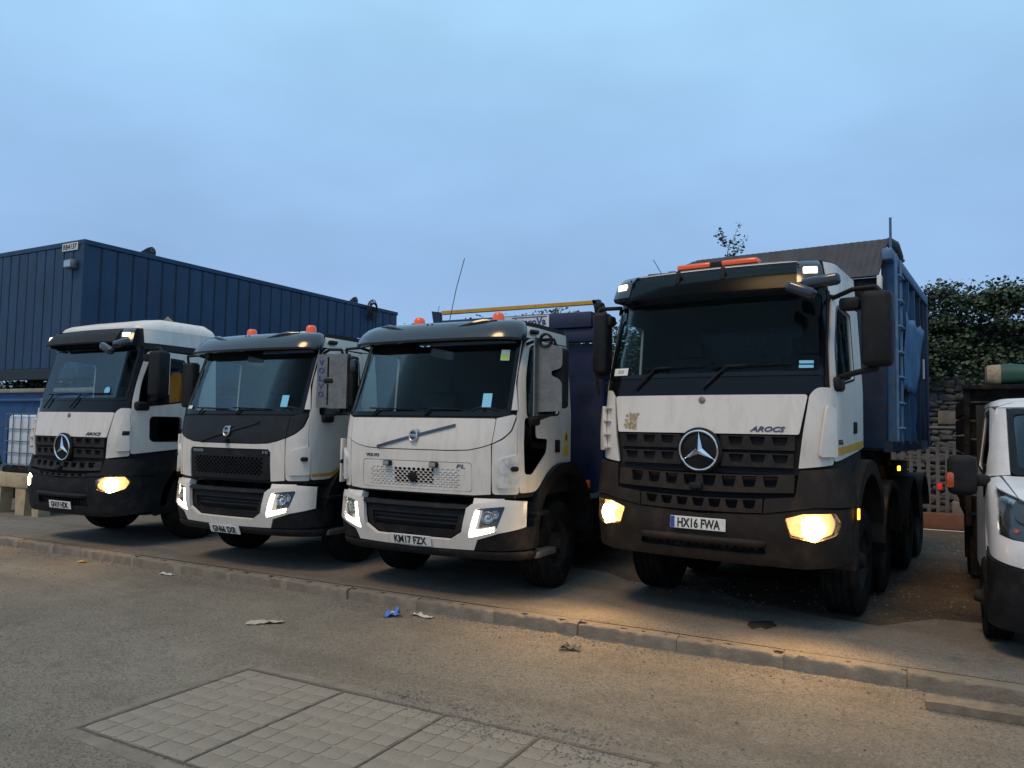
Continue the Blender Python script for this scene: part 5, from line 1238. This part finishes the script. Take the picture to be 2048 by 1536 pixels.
# blue waste skip with green waste under the cabin end
sp = empty('waste_skip', (-16.3, 10.6, 0), 0, 'bright blue waste skip with pale rim under the end of the blue cabin', 'skip')
m = MB()
def trap(x0, x1, X0_, X1_, y0, y1, z0, z1):
    return [(x0, y0+.25, z0), (x1, y0+.25, z0), (X1_, y0, z1), (X0_, y0, z1), (x0, y1-.25, z0), (x1, y1-.25, z0), (X1_, y1, z1), (X0_, y1, z1)], [(0, 1, 2, 3), (5, 4, 7, 6), (4, 0, 3, 7), (1, 5, 6, 2), (0, 4, 5, 1)]
v_, f_ = trap(-2.0, 1.6, -2.6, 2.2, -1.08, .95, .25, 2.40); m.add(v_, f_); m.build('skip_body', 'skip_blue', sp, smooth=False)
MB().rbox(-2.66, 2.26, -1.14, -1.02, 2.37, 2.46, .015).rbox(-2.66, 2.26, .90, 1.0, 2.37, 2.46, .015).build('rim', 'skip_rim', sp)
MB().rbox(-2.3, 1.9, -1.12, -1.04, 2.18, 2.24, .01).build('side_rail', 'skip_blue', sp)
for x_ in (-1.9, -.9, .1, 1.1): MB().box(x_, x_+.09, -1.0, -.84, .3, 2.15, Matrix.Shear('XY', 4, (0, 0))).build('skip_rib', 'skip_blue', sp, smooth=False)
MB().box(-2.0, -1.7, -.7, .6, 0, .26).box(1.2, 1.5, -.7, .6, 0, .26).build('runner', 'chassis', sp, smooth=False)

def leaves(name, n, place, size, material, parent, seed, flat=.3):
    r = random.Random(seed); v = []; f = []
    for _ in range(n):
        p = Vector(place(r)); s_ = size*r.uniform(.6, 1.3)
        a = Vector((r.gauss(0, 1), r.gauss(0, 1), r.gauss(0, flat))).normalized()
        nn = Vector((r.gauss(0, .6), r.gauss(-.4, .6), r.gauss(.5, .5))).normalized(); b = nn.cross(a).normalized()*s_*.42; a = a*s_
        o_ = len(v); fold = nn*s_*.10
        v += [p-a*.5, p+b-a*.05+fold, p+a*.55, p-b-a*.05+fold]
        f += [(o_, o_+1, o_+2), (o_, o_+2, o_+3)]
    me = bpy.data.meshes.new(name); me.from_pydata(v, [], f); me.update(); return stuff(obj(name, me, material, parent))
o = leaves('green_waste', 3500, lambda r: (-16.3+r.uniform(-2.4, 2.0), 10.5+r.uniform(-.85, .8), 2.40+abs(r.gauss(.0, .14))), .10, 'leaf', None, 5)
tag(o, 'dark green cut foliage heaped in the blue waste skip', 'green waste')

# white liquid tank in its cage on a cream plinth
ib = empty('tank_cage', (-14.98, 8.7, .78), 0, 'white plastic liquid tank in a grey wire cage at the left edge', 'tank')
MB().rbox(-.56, .56, -.46, .46, .11, 1.09, .07, 3).build('tank', 'tank_white', ib)
MB().rbox(-.60, .60, -.50, .50, .0, .10, .01, 1).build('pallet', 'chassis', ib)
for x_ in (-.58, -.33, -.07, .18, .44): 
    for y_ in (-.485, .485): MB().tube([(x_, y_, .08), (x_, y_, 1.11)], .010, 6).build('cage_bar', 'cage', ib)
for y_ in (-.3, 0, .3): 
    for x_ in (-.585, .585): MB().tube([(x_, y_, .08), (x_, y_, 1.11)], .010, 6).build('cage_bar', 'cage', ib)
for z_ in (.14, .37, .59, .82, 1.10):
    MB().tube([(-.585, -.49, z_), (.56, -.49, z_), (.585, -.46, z_), (.585, .49, z_), (-.585, .49, z_), (-.585, -.46, z_)], .010, 6).build('cage_hoop', 'cage', ib)
pb = empty('plinth', (-14.98, 8.7, 0), 0, 'cream plastic plinth with tapered legs under the white tank', 'plinth')
MB().rbox(-.85, .72, -.55, .55, .50, .775, .03, 2).build('top', 'cream_plastic', pb)
for x_ in (-.72, .10, .60):
    for y_ in (-.52, .30):
        h = .14 if x_ < .5 else .10
        MB().add([(x_-h*1.0, y_, 0), (x_+h*1.0, y_, 0), (x_+h*1.0, y_+.22, 0), (x_-h, y_+.22, 0), (x_-h*1.25, y_, .52), (x_+h*1.25, y_, .52), (x_+h*1.25, y_+.22, .52), (x_-h*1.25, y_+.22, .52)], [(0, 1, 5, 4), (1, 2, 6, 5), (2, 3, 7, 6), (3, 0, 4, 7), (4, 5, 6, 7), (3, 2, 1, 0)]).build('leg', 'cream_plastic', pb, smooth=False)

# ------------------------------------------------------------------ stone wall, fence, hedge behind
WY = 18.5
wall = empty('stone_wall', (0, WY, 0), 0, 'old rubble stone wall behind the yard, between tipper lorry and van', 'wall')
MB().box(-14.4, 12, .04, .6, 0, 3.02).build('core', 'mortar', wall, smooth=False)
rs = random.Random(21); stones = []
for k in range(14):
    bm = bmesh.new(); bmesh.ops.create_cube(bm, size=1); bmesh.ops.bevel(bm, geom=bm.edges[:], offset=.2, segments=1, affect='EDGES')
    for v in bm.verts: v.co += Vector((rs.uniform(-.09, .09), rs.uniform(-.06, .06), rs.uniform(-.09, .09)))
    me = bpy.data.meshes.new('stone'); bm.to_mesh(me); bm.free(); finish(me, True, 45); me.materials.append(M['stone']); stones.append(me)
cnt = 0; zz = .0; extra = []
spots = []
while zz < 3.0:
    h = rs.uniform(.07, .16); x_ = -14.3+rs.uniform(0, .2)
    while x_ < 11.5:
        w_ = rs.uniform(.13, .34); spots.append((x_+w_/2, zz+h/2+rs.uniform(-.03, .03), w_-.01, h*rs.uniform(.75, 1.2))); x_ += w_
    zz += h
near = sorted(spots, key=lambda q: abs(q[0]-.55))
for q in near[:290]:
    o = obj('stone', rs.choice(stones), None, wall); o.location = (q[0], .035, q[1]); o.scale = (q[2], .13+rs.uniform(0, .05), q[3]*rs.uniform(.9, 1.05)); o.rotation_euler = (0, rs.uniform(-.07, .07)+rs.choice((0, 0, pi)), 0)
far = MB()
for q in near[290:]:
    me = rs.choice(stones); far.add([(v.co.x*q[2]+q[0], v.co.y*.14+.035, v.co.z*q[3]+q[1]) for v in me.vertices], [tuple(p.vertices) for p in me.polygons])
stuff(far.build('far_stones', 'stone', wall, ang=45, recalc=False))
MB().rbox(.22, .58, -.08, -.02, 2.02, 2.30, .02).build('flat_stone', 'kerbstone', wall)
fen = empty('palisade_fence', (0, 17.3, 0), 0, 'grey steel palisade fence in front of the stone wall', 'fence')
pm = MB().prism([(-.034, .06), (.034, .06), (.034, 1.55), (.012, 1.64), (-.012, 1.64), (-.034, 1.55)], -.012, .012, Matrix.Rotation(pi/2, 4, 'X')).mesh('pale', True, 30); pm.materials.append(M['fence_steel'])
x_ = -4.0; k = 0
while x_ < 5:
    o = obj('pale', pm, None, fen); o.location = (x_, 0, rs.uniform(-.02, .02)); o.rotation_euler = (0, rs.uniform(-.012, .012), 0); x_ += .155
for z_ in (.35, 1.32): MB().box(-4.1, 5.1, .014, .05, z_, z_+.05).build('rail', 'fence_steel', fen, smooth=False)
for x_ in (-3.9, -1.1, 1.7, 4.5): MB().box(x_, x_+.09, .052, .14, 0, 1.6).build('post', 'fence_steel', fen, smooth=False)
MB().rbox(.18, .26, -.04, -.014, .72, .84, .008).build('red_reflector', 'red_lens', fen)
br = MB().tube([(-1.5, 17.05, .0), (-1.5, 17.05, 1.88), (-1.44, 17.05, 1.935), (.60, 17.05, 1.935), (.68, 17.05, 1.91), (.72, 17.05, 1.84), (.72, 17.05, 0)], .025, 8).build('barrier_rail', 'fence_steel')
tag(br, 'thin grey steel hoop rail standing above the palisade fence', 'rail')
rbd = MB().rbox(-3.5, 4.5, 16.75, 16.85, -.01, .30, .02).build('edge_board', 'red_board'); tag(rbd, 'low reddish brown board along the foot of the palisade fence', 'board')
struct(sheet('painted_line', -3.5, 4.5, 16.56, 16.68, -.003, 'white_line'))
blk = MB().rbox(.42, 1.05, 16.95, 17.2, .0, .52, .03).rbox(.5, .95, 16.97, 17.18, .52, .60, .03).build('concrete_block', 'kerbstone'); tag(blk, 'pale concrete block beside the fence foot behind the van', 'block')

def hedge(name, label, x0, x1, y0, y1, z0, topf, n, seed, size=.13):
    h = empty(name, ((x0+x1)/2, (y0+y1)/2, 0), 0, label, 'hedge', 'hedges behind the yard'); mx_, my_ = (x0+x1)/2, (y0+y1)/2
    r = random.Random(seed)
    cl = []
    for _ in range(int((x1-x0)*60)):
        x = r.uniform(x0, x1); tz = topf(x); z = r.uniform(z0, tz) if r.random() < .75 else tz-abs(r.gauss(0, .2))
        y = y0+(y1-y0)*r.random()**1.7*.5+max(0, z-z0)*.06; cl.append((x, y, z, r.uniform(.16, .38)))
    def place(rr_):
        c = rr_.choice(cl); 
        d = Vector((rr_.gauss(0, 1), rr_.gauss(0, .7), rr_.gauss(0, .7))); d = d.normalized()*c[3]*1.25*rr_.random()**.4
        return (c[0]+d.x-mx_, c[1]+d.y-my_, c[2]+d.z*.8)
    leaves('foliage', n, place, size, 'leaf', h, seed+1); leaves('young_foliage', n//4, place, size*.9, 'leaf_light', h, seed+2); leaves('inner_foliage', n//3, lambda q: (q.uniform(x0, x1)-mx_, y1-q.uniform(0, .5)-my_, q.uniform(z0, topf(0)-.5)), size*2.2, 'leaf_shade', h, seed+3)
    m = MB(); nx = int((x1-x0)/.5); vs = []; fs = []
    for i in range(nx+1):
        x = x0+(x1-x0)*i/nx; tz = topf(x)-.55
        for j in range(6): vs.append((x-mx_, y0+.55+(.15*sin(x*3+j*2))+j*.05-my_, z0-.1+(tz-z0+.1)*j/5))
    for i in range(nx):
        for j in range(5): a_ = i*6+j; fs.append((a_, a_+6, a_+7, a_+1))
    m.add(vs, fs).build('shaded_core', 'leaf_shade', h)  # sheet added inside to hide the sky, coloured as shade
    for k in range(int((x1-x0)*1.6)):
        xa = r.uniform(x0, x1); p = Vector((xa-mx_, y0-my_+r.uniform(-.05, .3), z0+r.uniform(-.6, .4))); d = Vector((r.gauss(0, .4), -.1, 1)).normalized(); pts = [p]
        for q in range(6): d = (d+Vector((r.gauss(0, .35), r.gauss(0, .15), r.gauss(-.1, .25)))).normalized(); p = p+d*r.uniform(.15, .3); pts.append(p)
        MB().tube(pts, [.012*(1-i/9) for i in range(7)], 5).build('bramble_stem', 'bark', h)
    for k in range(int((x1-x0)*1.2)):
        xa = r.uniform(x0, x1); p = Vector((xa-mx_, y0-my_+.3, topf(xa)-.3)); d = Vector((r.gauss(0, .35), 0, 1)).normalized(); pts = [p]
        for q in range(4): d = (d+Vector((r.gauss(0, .2), 0, r.gauss(-.05, .1)))).normalized(); p = p+d*r.uniform(.08, .22); pts.append(p)
        st = MB().tube(pts, [.007, .006, .005, .004, .003], 4).build('top_shoot', 'bark', h)
        L_ = leaves('shoot_leaves', 14, lambda q: tuple(q.choice(pts[1:])+Vector((q.gauss(0, .05), q.gauss(0, .05), q.gauss(0, .05)))), .09, 'leaf', st, seed+100+k)
    return h
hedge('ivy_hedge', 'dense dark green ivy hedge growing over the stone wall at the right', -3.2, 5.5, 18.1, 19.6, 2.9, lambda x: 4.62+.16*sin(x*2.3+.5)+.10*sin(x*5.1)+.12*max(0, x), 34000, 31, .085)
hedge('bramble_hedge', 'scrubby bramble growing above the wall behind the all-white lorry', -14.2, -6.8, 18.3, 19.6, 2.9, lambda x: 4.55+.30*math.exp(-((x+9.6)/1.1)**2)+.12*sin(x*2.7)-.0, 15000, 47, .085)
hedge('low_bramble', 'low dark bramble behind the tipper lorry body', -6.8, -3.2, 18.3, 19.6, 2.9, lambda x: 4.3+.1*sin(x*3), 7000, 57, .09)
hedge('yard_scrub', 'dark scrub in the gap below the blue cabin, above the skip', -23.5, -14.7, 11.75, 12.35, .6, lambda x: 2.75+.05*sin(x*4), 7000, 67, .10)
# thin sapling rising behind the tipper body
sa = empty('sapling', (-4.35, 18.7, -.12), 0, 'thin leafy sapling tip rising behind the tipper lorry roof bar', 'sapling')
rt = random.Random(6); tr = [Vector((0, 0, 0)), Vector((.03, 0, 2)), Vector((.0, .02, 4)), Vector((.05, 0, 5.4)), Vector((.12, 0, 6.3)), Vector((.2, 0, 6.65))]
MB().tube(tr, [.05, .045, .035, .02, .010, .004], 7).build('trunk', 'bark', sa)
br_ = []
for k in range(13):
    t_ = rt.uniform(.45, 1); i = min(4, int(t_*5)); p = tr[i].lerp(tr[i+1], t_*5-i); p.z = max(p.z, 5.2); d = Vector((rt.gauss(0, .8), rt.gauss(0, .4), rt.uniform(.5, 1.1))).normalized(); pts = [p]
    for q in range(4): d = (d+Vector((rt.gauss(0, .2), 0, .1))).normalized(); p = p+d*rt.uniform(.08, .17); pts.append(p)
    MB().tube(pts, [.008, .006, .005, .004, .003], 4).build('branch', 'bark', sa); br_ += pts[1:]
leaves('crown', 420, lambda q: tuple(q.choice(br_)+Vector((q.gauss(0, .05), q.gauss(0, .05), q.gauss(0, .05)))), .085, 'leaf', sa, 77)
